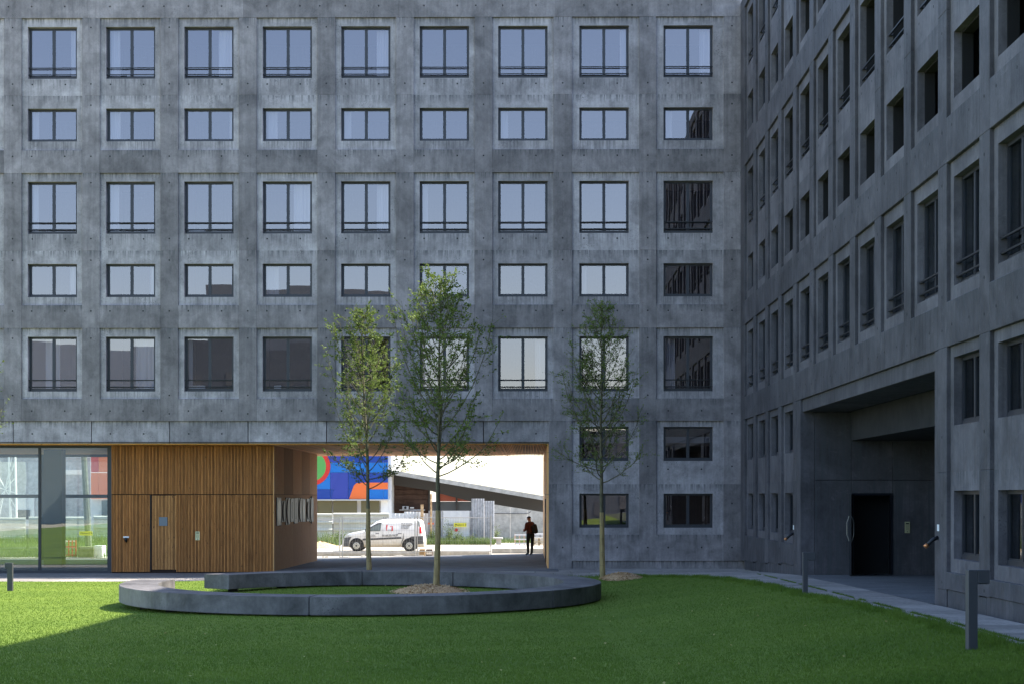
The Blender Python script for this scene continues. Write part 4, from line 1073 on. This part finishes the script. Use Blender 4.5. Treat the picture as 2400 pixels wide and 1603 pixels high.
def shrub(X, d, h, r, n, label, mt='weed'):
    p = P(X, 1163, d); e = empty('shrub', (p.x, p.y, GZ), 0, label, 'shrub', 'shrubs growing against the hoardings'); st = MB(); c = []; dr = []
    for k in range(14):
        a = random.uniform(0, 6.28); q = random.random()**.5*r; tip = Vector((q*math.cos(a), q*.5*math.sin(a), h*random.uniform(.55, 1)*(1-.4*q/r)))
        st.tube([(0, 0, 0), tip*.5 + Vector((0, 0, .1)), tip], [.012, .008, .004], 4)
        for _ in range(n//14):
            s_ = random.uniform(.25, 1.02); cc = tip*s_ + Vector((random.gauss(0, .09), random.gauss(0, .09), random.gauss(0, .09))); c.append(tuple(cc)); dr.append((random.gauss(0, 1), random.gauss(0, 1), random.gauss(.3, .6)))
    st.build('stems', M['bark'], e); leaf_mesh('foliage', c, dr, .09, M[mt], parent=e)
shrub(1052, 107.9, 1.85, .42, 500, 'tall thin shrub before the white sheet left of PARIS')
shrub(1066, 107.5, 1.0, .55, 600, 'bushy shrub under the round red sign', 'leaf')
shrub(1083, 107.3, .75, .32, 300, 'low leafy shrub at the foot of the white sheet')
shrub(1012, 107.6, 1.1, .45, 600, 'shrub against the grey metal sheets, right of the van', 'leaf')
shrub(790, 107.0, 1.15, .7, 800, 'shrub at the cream hoarding left of the van')
shrub(1160, 109.5, 1.5, .35, 400, 'thin shrub at the left end of the concrete wall')
shrub(1106, 108, .9, .2, 160, 'sparse climbing shoots beside the white sheet')
def heap(X, d, rx, ry, h, mt, label, name='sand_heap'):
    p = P(X, 1163, d); e = tag(empty(name, (p.x, p.y, GZ-.03)), label, 'heap', kind='stuff'); vs = []; n = 26
    r_ = random.Random(int(X))
    for j in range(9):
        q = j/8
        for k in range(n): a = 6.2832*k/n; s_ = 1+.13*math.sin(3*a+X)+r_.uniform(-.05, .05); vs.append((rx*q*s_*math.cos(a), ry*q*s_*math.sin(a), h*(1-q)**1.3*(1+r_.uniform(-.12, .12))))
    MB().add(vs, [(j*n+k, j*n+(k+1) % n, (j+1)*n+(k+1) % n, (j+1)*n+k) for j in range(8) for k in range(n)]).build('heap', mt, e, smooth=False)['kind'] = 'stuff'
M['sand'] = speck('orange_sand', (.42, .27, .13), (.60, .43, .25), 4, bump=.8)
heap(752, 100, 1.9, 1.2, .42, M['sand'], 'heap of orange sand left of the van')
rb = MB()
for _ in range(70):
    X = random.choice((random.uniform(748, 975), random.uniform(1155, 1275), random.uniform(925, 945))); q = P(X, 1163, random.uniform(84, 86)); s_ = random.uniform(.015, .06)
    rb.obox((q.x, q.y, GZ + s_*.7), (s_, s_*.3, 0), (-s_*.2, s_, 0), (0, s_*.2, s_*.8))
tag(rb.build('rubble', M['conc_pale'], None), 'small pale stones scattered along the kerb', 'rubble', kind='stuff')
M['polewood'] = speck('weathered_pole', (.10, .11, .08), (.20, .21, .16), 6)
M['moss'] = speck('mossy_concrete', (.12, .13, .05), (.26, .27, .14), 6)
# things seen through the glass wall
e, p = rooted('grey_building', 130, 125, 'grey building with pale door surround and an orange end, seen through the glass wall', 'building')
D = 125
bld(e, 'wall', M['galv'], lambda m: slab_at(m, -420, 214, 1072, 1280, D, 8, GZ))
bld(e, 'upper_wall', M['white'], lambda m: slab_at(m, 100, 214, 960, 1071.5, D-.1, 8))
bld(e, 'parapet', M['win_grey'], lambda m: slab_at(m, -420, 99.5, 990, 1071.5, D+.3, 7))
bld(e, 'portal', M['white'], lambda m: (slab_at(m, 146, 153.5, 1100, 1215, D-.3, .25), slab_at(m, 153.6, 192, 1100, 1111, D-.3, .25)))
bld(e, 'portal_recess', M['win_grey'], lambda m: slab_at(m, 154, 196, 1112, 1215, D-.12, .1))
bld(e, 'lower_panel', M['galvw'], lambda m: slab_at(m, 40, 80, 1166, 1232, D-.3, .2))
bld(e, 'vent_grille', M['darkgap'], lambda m: slab_at(m, 40, 70, 1194, 1216, D-.4, .08))
for X in (42, 54, 62): bld(e, 'window', M['white'], lambda m: slab_at(m, X, X + (9 if X == 42 else 4), 1157.5, 1161.5, D-.2, .15))
e, p = rooted('orange_building', 240, 121, 'orange clad building end seen through the right pane of the glass wall', 'building')
for j, (ya, yb) in enumerate(((960, 1029), (1030, 1067), (1068, 1106), (1107, 1168))):
    for i, (xa, xb) in enumerate(((213, 231), (231.5, 262), (262.5, 330), (330.5, 420))): bld(e, 'cladding_panel', M['red'] if (i, j) == (0, 2) else M['orange'], lambda m: slab_at(m, xa, xb, ya, yb, 121, .2))
bld(e, 'wall', M['galvw'], lambda m: slab_at(m, 213, 420, 1168.5, 1280, 121.3, 6, GZ))
bld(e, 'window', M['win_grey'], lambda m: slab_at(m, 238, 262, 1172, 1210, 121, .2))
e, p = rooted('utility_pole', 204, 85, 'leaning wooden pole standing in a concrete block beyond the glass wall', 'pole')
a, b = P(208.5, 1290, 85), P(193, 1000, 85); bld(e, 'pole', M['polewood'], lambda m: m.tube([a, b], [.17, .13], 8))
e, p = rooted('concrete_block', 210, 84, 'large mossy concrete block with one white side at the pole foot', 'block')
bld(e, 'block', M['moss'], lambda m: slab_at(m, 182, 219, 1280.5, 1308, 84, .8, GZ))
bld(e, 'white_side', M['white'], lambda m: slab_at(m, 219.2, 239, 1278, 1306, 84.1, .8, GZ))
M['barrier'] = mat('red_white_barrier_red', (.65, .06, .03), .5)
e, p = rooted('site_barrier', 172, 84.5, 'red and white slatted site barrier left of the concrete block', 'barrier')
x0, x1, y, z0, z1 = rect(153, 178, 1265, 1306, 84.5)
for z in (z1-.05, z0+ (z1-z0)*.62, GZ+.1): bld(e, 'rail', M['barrier'] if z < z1-.1 else M['white'], lambda m: m.box(x0, x1, y, y+.04, z-.035, z+.035))
for k in range(4): xx_ = x0 + (x1-x0)*k/3; bld(e, 'upright', M['barrier'] if k else M['white'], lambda m: m.box(xx_-.03, xx_+.03, y-.03, y-.002, GZ, z1))
# lattice mast
e, p = rooted('lattice_mast', 28, 112, 'white steel lattice mast beyond the left pane of the glass wall', 'mast')
A0, A1, B0, B1 = P(40, 1216, 112), P(34, 1000, 112), P(26, 1216, 112), P(19, 1000, 112)
for c0, c1 in ((A0, A1), (B0, B1)): bld(e, 'chord', M['white'], lambda m: m.tube([Vector((c0.x, c0.y, GZ)), c1], .07, 6))
for k in range(7):
    a = A0.lerp(A1, k/7); b = B0.lerp(B1, (k+1)/7) if k % 2 else B0.lerp(B1, max(0, k-1)/7); bld(e, 'brace', M['mesh'], lambda m: m.tube([a, b], .035, 5))
for k in range(5):
    a = P(14, 1090+k*32, 112); b = A0.lerp(A1, .1+k*.18); bld(e, 'stay', M['white'], lambda m: m.tube([a - Vector((.6, 0, .5)), b], .03, 5))
# buildings on the far side of the lawn: only the windows show them, as reflections
M['far_grey'] = mat('far_grey_render', (.085, .105, .12), .8); M['far_pale'] = mat('far_pale_render', (.30, .36, .40), .8); M['far_beige'] = mat('far_beige_render', (.16, .185, .20), .8)
for (xa, xb, y_, h, col, lab, wn_) in ((-40, -19.5, -62, 19.2, 'far_grey', 'dark block behind the viewer, mirrored in the low windows', 1), (-36, -13, -72, 26.5, 'far_beige', 'beige block further behind, mirrored in the fourth row of windows', 0), (-64, -41, -70, 19.5, 'far_pale', 'pale block behind the viewer, mirrored in the left windows', 0), (-12, 46, -64, 10.0, 'far_grey', 'long low block behind the viewer, mirrored in the lowest windows', 1)):
    e = empty('far_block', (xa, y_, GZ), 0, lab, 'building', 'blocks behind the viewer'); w = xb-xa
    MB().box(0, w, -12, 0, 0, h).build('wall', M[col], e)
    if wn_:
        for j in range(int(h/3.2)):
            for i in range(int(w/3)): MB().box(i*3+.8, i*3+2.2, -.001, .06, j*3.2+1.2, j*3.2+2.7).build('window', M['win_grey'], e)

# ------------------------------------------------------------------ white van (length 4.45 m, nose towards -x)
pv_ = P(902.2, 1292, 94.4)
van = empty('delivery_van', (pv_.x, pv_.y, GZ), R(-1.5), 'white delivery van with grey bumpers and phone number, parked behind the mesh fence', 'van')
def vpaint():
    m = mat('dusty_white_van_paint', rough=.3); t = NT(m); sep = t.n('ShaderNodeSeparateXYZ'); t.l(t.n('ShaderNodeTexCoord').outputs['Object'], sep.inputs[0])
    n = t.noise(t.pos((1, 1, 1), True), 5, 4, .6); f = t.math('ADD', t.math('MULTIPLY', sep.outputs[2], -1.1), t.math('MULTIPLY', n, .55))
    t.color(t.mix((.80, .80, .79), (.46, .40, .30), t.ramp(t.math('ADD', f, .75), [(.1, 0), (.75, 1)]))); return m
M['van'] = vpaint(); M['tyre'] = mat('tyre_rubber', (.02, .02, .021), .8); M['bump'] = mat('grey_bumper_plastic', (.07, .073, .078), .6)
M['hub'] = mat('steel_wheel', (.50, .50, .46), .4, .5); M['vglass'] = mat('van_glass', (.16, .19, .19), .08); M['lamp'] = mat('clear_lamp', (.45, .47, .48), .15, .3); M['tail'] = mat('red_tail_lamp', (.60, .02, .03), .25)
top = [(-2.22, .62), (-2.20, .80), (-2.05, .93), (-1.75, 1.02), (-1.20, 1.12), (-1.02, 1.17), (-.72, 1.42), (-.45, 1.62), (-.20, 1.72), (.15, 1.78), (.8, 1.80), (1.5, 1.785), (1.9, 1.76), (2.04, 1.70), (2.12, 1.45), (2.17, 1.05), (2.22, .80), (2.23, .62)]
def vtop(x): return float(np.interp(x, [p[0] for p in top], [p[1] for p in top]))
def half(x, z):
    end = 1 - .16*sst(-1.7, -2.23, x) - .07*sst(2.0, 2.23, x); tum = .865 - .16*float(sst(1.0, 1.75, z)) - .03*float(sst(.5, .25, z)); return tum*end
xs_ = np.concatenate([np.linspace(-2.22, -.2, 26), np.linspace(-.1, 1.9, 21), np.linspace(1.95, 2.23, 8)]); vv = []; nr = 11
for x in xs_:
    zt = vtop(x); zs = np.linspace(.24, zt-.06, 8); ring = [(x, -half(x, z), z) for z in zs] + [(x, -half(x, zt)*.90, zt-.015), (x, -half(x, zt)*.55, zt), (x, 0, zt+.005)]
    vv += ring + [(a, -b, c) for a, b, c in ring[-2::-1]]
nn_ = 2*nr-1; ff = [(i*nn_+k, i*nn_+k+1, (i+1)*nn_+k+1, (i+1)*nn_+k) for i in range(len(xs_)-1) for k in range(nn_-1)] + [tuple(range(nn_)), tuple((len(xs_)-1)*nn_+k for k in range(nn_))[::-1]]
ff += [(i*nn_, (i+1)*nn_, (i+1)*nn_+nn_-1, i*nn_+nn_-1) for i in range(len(xs_)-1)]
body = MB().add(vv, ff).build('body', M['van'], van, smooth=True)
def side(name, pts, mt, off=.012, parent=van, sgn=-1, sub=6):
    """thin patch that follows the van side"""
    m = MB(); cx = sum(p[0] for p in pts)/len(pts); cz = sum(p[1] for p in pts)/len(pts); dense = []
    for (x0, z0), (x1, z1) in zip(pts, pts[1:]+pts[:1]):
        for k in range(sub): dense.append((x0+(x1-x0)*k/sub, z0+(z1-z0)*k/sub))
    n = len(dense); vs = []
    for s_ in (1.0, .66, .33): vs += [(cx+(x-cx)*s_, sgn*(half(cx+(x-cx)*s_, cz+(z-cz)*s_)+off), cz+(z-cz)*s_) for x, z in dense]
    vs.append((cx, sgn*(half(cx, cz)+off), cz))
    m.add(vs, [(j*n+k, j*n+(k+1) % n, (j+1)*n+(k+1) % n, (j+1)*n+k) for j in range(2) for k in range(n)] + [(2*n+k, 2*n+(k+1) % n, 3*n) for k in range(n)])
    return m.build(name, mt, parent, recalc=False)
for sgn in (-1, 1):
    side('side_window', [(-.94, 1.10), (-.16, 1.12), (-.10, 1.55), (-.30, 1.52), (-.62, 1.33)], M['vglass'], .010, sgn=sgn)
    side('window_trim', [(-1.02, 1.09), (-.94, 1.10), (-.62, 1.33), (-.30, 1.52), (-.10, 1.55), (-.09, 1.58), (-.32, 1.56), (-.66, 1.37)], M['bump'], .014, sgn=sgn)
    side('rub_strip', [(-1.15, .60), (1.02, .70), (.98, .80), (-1.12, .70)], M['bump'], .02, sgn=sgn)
    side('front_bumper', [(-2.20, .28), (-1.92, .28), (-1.86, .62), (-1.72, .80), (-2.16, .76)], M['bump'], .012, sgn=sgn)
    side('rear_bumper', [(1.86, .40), (2.21, .42), (2.2, .86), (1.92, .84), (1.55, .82), (1.40, .74)], M['bump'], .012, sgn=sgn)
    side('headlight', [(-2.17, .80), (-1.90, .80), (-1.84, .95), (-2.05, .92)], M['lamp'], .016, sgn=sgn)
    side('tail_light', [(1.99, .98), (2.12, 1.0), (2.08, 1.34), (1.98, 1.36)], M['tail'], .016, sgn=sgn)
    side('rear_window', [(1.93, 1.38), (2.02, 1.36), (1.98, 1.66), (1.90, 1.68)], M['vglass'], .014, sgn=sgn)
    for x in (-.32, .92): side('door_handle', [(x-.1, .96), (x+.1, .97), (x+.1, 1.0), (x-.1, 1.0)], M['bump'], .035, sgn=sgn)
    for pts in ([(-.02, .30), (-.012, .30), (-.06, 1.6), (-.068, 1.6)], [(-.02, .32), (.95, .34), (.95, .348), (-.02, .328)], [(.95, .34), (.96, .34), (1.12, .7), (1.12, 1.0), (1.11, 1.0), (1.11, .7)], [(-1.0, .45), (-.99, .45), (-1.06, 1.08), (-1.07, 1.08)]):
        side('door_gap', pts, M['bump'], .011, sgn=sgn)
    for x in (-1.46, 1.44):
        m = MB(); n = 26; vs = []
        for k in range(n):
            a = math.pi*k/(n-1); vs.append((x + .40*math.cos(a), sgn*(half(x, .5)+.016), .34 + .40*math.sin(a)))
        m.add(vs + [(x-.40, sgn*(half(x, .3)+.016), .22), (x+.40, sgn*(half(x, .3)+.016), .22)][::1], [tuple(range(n)) + (n, n+1)]); m.build('wheel_arch', M['tyre'], van, recalc=False)
        yy = sgn*(half(x, .5)+.03)
        w = MB(); w.tube([(x, yy-.10, .32), (x, yy-.09, .32), (x, yy+.09, .32), (x, yy+.10, .32)], [.29, .32, .32, .29], 28); wo_ = w.build('wheel', M['tyre'], van, smooth=False)
        MB().tube([(x, yy+sgn*.101, .32), (x, yy+sgn*.115, .32)], [.185, .17], 22).build('rim', M['hub'], wo_)
        MB().tube([(x, yy+sgn*.116, .32), (x, yy+sgn*.122, .32)], .06, 12).build('hub_cap', M['bump'], wo_)
        for k in range(8):
            a = k*math.pi/4; MB().tube([(x+.125*math.cos(a), yy+sgn*.112, .32+.125*math.sin(a)), (x+.125*math.cos(a), yy+sgn*.119, .32+.125*math.sin(a))], .022, 6).build('rim_hole', M['tyre'], wo_)
MB().box(-.99, -.90, -.98, -.88, 1.10, 1.24).build('mirror', M['bump'], van, bevel=.02)
for x in (.0, .12, 1.45): MB().add([(x-.05, -.60, 1.76), (x+.05, -.60, 1.76), (x, -.60, 1.90), (x-.05, -.54, 1.76), (x+.05, -.54, 1.76), (x, -.54, 1.90)], [(0, 1, 2), (5, 4, 3), (0, 3, 4, 1), (1, 4, 5, 2), (2, 5, 3, 0)]).build('roof_bar_foot', M['bump'], van)
MB().add([(-1.0, -.68, 1.19), (-1.0, .68, 1.19), (-.42, .60, 1.66), (-.42, -.60, 1.66)], [(0, 1, 2, 3)]).build('windscreen', M['vglass'], van, recalc=False)
tl = math.atan((half(.5, 1.2)-half(.5, 1.5))/.3)
for i, s_ in enumerate(('FAUX PLAFOND', 'AGENCEMENT', 'ISOLATION', 'CLOISONS')):
    z = 1.515 - i*.085; text(s_, van, (.98, -(half(1.2, z)+.016), z), .086, M['ink'], (R(90)-tl, 0, 0), align='LEFT')
text('01.60.23.10.37', van, (.38, -(half(.4, .87)+.020), .875), .15, M['ink'], (R(90), -R(2), 0), bold=.003)
text('PLATRERIE', van, (-.60, -(half(-.6, .9)+.018), .89), .07, M['bump'], (R(90), 0, 0)); text('PEINTURE', van, (-.58, -(half(-.6, .8)+.018), .81), .07, M['bump'], (R(90), 0, 0))
side('logo_plate', [(.17, 1.12), (.53, 1.12), (.52, 1.47), (.17, 1.47)], M['galvw'], .012)
for pts in ([(.17, 1.14), (.20, 1.14), (.24, 1.47), (.17, 1.47)], [(.45, 1.13), (.53, 1.13), (.52, 1.40), (.49, 1.40)], [(.36, 1.36), (.52, 1.36), (.52, 1.39), (.36, 1.39)]): side('logo_bar', pts, M['tail'], .018)
text('BATEC', van, (.34, -(half(.3, 1.16)+.018), 1.165), .07, M['ink'], (R(90), 0, 0))

# ------------------------------------------------------------------ standing man
pp = P(1242.5, 1300.5, 76.3); zman = pp.z
man = empty('person', (pp.x, pp.y, zman), R(-56), 'man in rust red sweater and black trousers looking down at his hands', 'person')
def skin(name, nodes, edges, rad, mt, parent, sub=2, root=0):
    me = bpy.data.meshes.new(name); me.from_pydata(nodes, edges, []); o = bpy.data.objects.new(name, me); COL.objects.link(o)
    md = o.modifiers.new('s', 'SKIN'); 
    for i, v in enumerate(me.skin_vertices[0].data): v.radius = (rad[i] if hasattr(rad[i], '__len__') else (rad[i], rad[i])); v.use_root = (i == root)
    md.use_smooth_shade = True; m2 = o.modifiers.new('u', 'SUBSURF'); m2.levels = sub; m2.render_levels = sub
    dg = bpy.context.evaluated_depsgraph_get(); me2 = bpy.data.meshes.new_from_object(o.evaluated_get(dg)); bpy.data.objects.remove(o)
    me2.materials.clear()
    for q in (mt if isinstance(mt, (list, tuple)) else [mt]): me2.materials.append(q)
    me2.polygons.foreach_set('use_smooth', [True]*len(me2.polygons)); return link(name, me2, parent)
M['skin'] = mat('skin', (.42, .24, .16), .6); M['sweater'] = speck('rust_red_knit', (.13, .035, .022), (.19, .055, .035), 40); M['trousers'] = mat('black_trousers', (.010, .010, .011), .8); M['shoe'] = mat('black_shoe', (.008, .008, .009), .5); M['hair'] = mat('short_dark_hair', (.035, .024, .018), .8); M['bag'] = mat('black_nylon', (.008, .009, .008), .7)
H = lambda *a: tuple(a)
# he faces -x and slightly away from us; one continuous body
N = [(.02, 0, .97), (.02, 0, 1.10), (.0, 0, 1.26), (-.015, 0, 1.40), (-.035, 0, 1.49), (-.055, 0, 1.545), (-.095, 0, 1.60), (-.10, 0, 1.69),      # pelvis .. crown
     (.02, -.10, .90), (.0, -.11, .50), (.03, -.11, .09), (-.13, -.13, .035),                       # near leg
     (.02, .10, .90), (-.04, .12, .50), (-.06, .12, .09), (-.22, .14, .035),                        # far leg
     (-.01, -.17, 1.42), (.02, -.235, 1.14), (-.20, -.17, 1.08), (-.27, -.12, 1.15),                # near arm
     (-.01, .17, 1.42), (.0, .235, 1.14), (-.20, .15, 1.12), (-.28, .08, 1.19)]                     # far arm
E = [(0, 1), (1, 2), (2, 3), (3, 4), (4, 5), (5, 6), (6, 7), (0, 8), (8, 9), (9, 10), (10, 11), (0, 12), (12, 13), (13, 14), (14, 15), (3, 16), (16, 17), (17, 18), (18, 19), (3, 20), (20, 21), (21, 22), (22, 23)]
Rr = [(.135, .175), (.13, .17), (.135, .185), (.13, .19), (.075, .085), (.058, .058), (.085, .075), (.062, .058), .098, .068, .048, .034, .098, .068, .048, .034, .074, .056, .043, .026, .074, .056, .043, .026]
bd = skin('body', N, E, Rr, [M['skin'], M['sweater'], M['trousers'], M['shoe']], man, 2)
for pl_ in bd.data.polygons:
    c = pl_.center
    hand = c.x < -.235 and 1.0 < c.z < 1.3
    pl_.material_index = 3 if c.z < .085 else 2 if c.z < .985 and not hand else 0 if (hand or c.z > 1.485) else 1
for s_, (hx, hy, hz) in ((-1, (-.27, -.12, 1.15)), (1, (-.28, .08, 1.19))):
    for k in range(4):
        b0 = Vector((hx-.005, hy - s_*.0 + (k-1.5)*.018, hz+.01)); L = (.030, .036, .034, .026)[k]
        skin('finger', [tuple(b0), tuple(b0+Vector((-L, -s_*.004, .012))), tuple(b0+Vector((-L*1.5, -s_*.012, -.008))), tuple(b0+Vector((-L*1.4, -s_*.02, -.03)))], [(0, 1), (1, 2), (2, 3)], [.010, .0095, .009, .0075], M['skin'], bd, 1)
    b0 = Vector((hx+.01, hy - s_*.02, hz+.01)); skin('thumb', [tuple(b0), tuple(b0+Vector((-.025, -s_*.022, .022))), tuple(b0+Vector((-.05, -s_*.026, .028)))], [(0, 1), (1, 2)], [.012, .0105, .009], M['skin'], bd, 1)
# head details: nose, brow, ears, short hair cap
hm = MB(); 
def ell(m, c, r, n=12, k=8, cut=-1.1, fn=None):
    vs = []; c = Vector(c)
    for j in range(k+1):
        ph = -math.pi/2 + math.pi*j/k
        for i in range(n): th = 2*math.pi*i/n; vs.append((c.x + r[0]*math.cos(ph)*math.cos(th), c.y + r[1]*math.cos(ph)*math.sin(th), c.z + r[2]*math.sin(ph)))
    return m.add(vs, [(j*n+i, j*n+(i+1) % n, (j+1)*n+(i+1) % n, (j+1)*n+i) for j in range(k) for i in range(n) if vs[j*n+i][2] > c.z + cut*r[2]])
ell(MB(), (-.088, 0, 1.668), (.100, .080, .085), cut=-.25).build('hair', M['hair'], man, smooth=True)
ell(MB(), (-.118, 0, 1.635), (.078, .066, .095)).build('face', M['skin'], man, smooth=True)
MB().add([(-.19, -.012, 1.65), (-.19, .012, 1.65), (-.215, 0, 1.612), (-.185, 0, 1.60)], [(0, 1, 2), (0, 2, 3), (1, 3, 2)]).build('nose', M['skin'], man)
for s_ in (-1, 1):
    ell(MB(), (-.085, s_*.076, 1.632), (.018, .009, .030), 8, 6).build('ear', M['skin'], man, smooth=True)
    ell(MB(), (-.182, s_*.028, 1.655), (.010, .012, .007), 8, 5).build('eye', M['ink'], man)
MB().box(-.193, -.186, -.02, .02, 1.585, 1.590).build('mouth', M['brown'], man)
MB().box(-.33, -.315, -.05, .03, 1.13, 1.24).build('phone_held', M['ink'], man)
man.scale = (1.08, 1.12, 1)
pk = empty('backpack', (pp.x, pp.y, zman), R(-30), 'black backpack worn on the back of the standing man', 'backpack')
skin('bag', [(.20, -.03, 1.38), (.24, -.03, 1.25), (.27, -.03, 1.08), (.25, -.03, .96)], [(0, 1), (1, 2), (2, 3)], [(.08, .11), (.115, .15), (.135, .16), (.085, .14)], M['bag'], pk, 2, 1)
for s_ in (-.16, .10): MB().tube([(.16, s_, 1.42), (.05, s_, 1.505), (-.09, s_*1.05, 1.44), (-.12, s_*1.1, 1.28), (.02, s_*1.3, 1.08), (.17, s_, 1.02)], .016, 5).build('strap', M['bag'], pk)
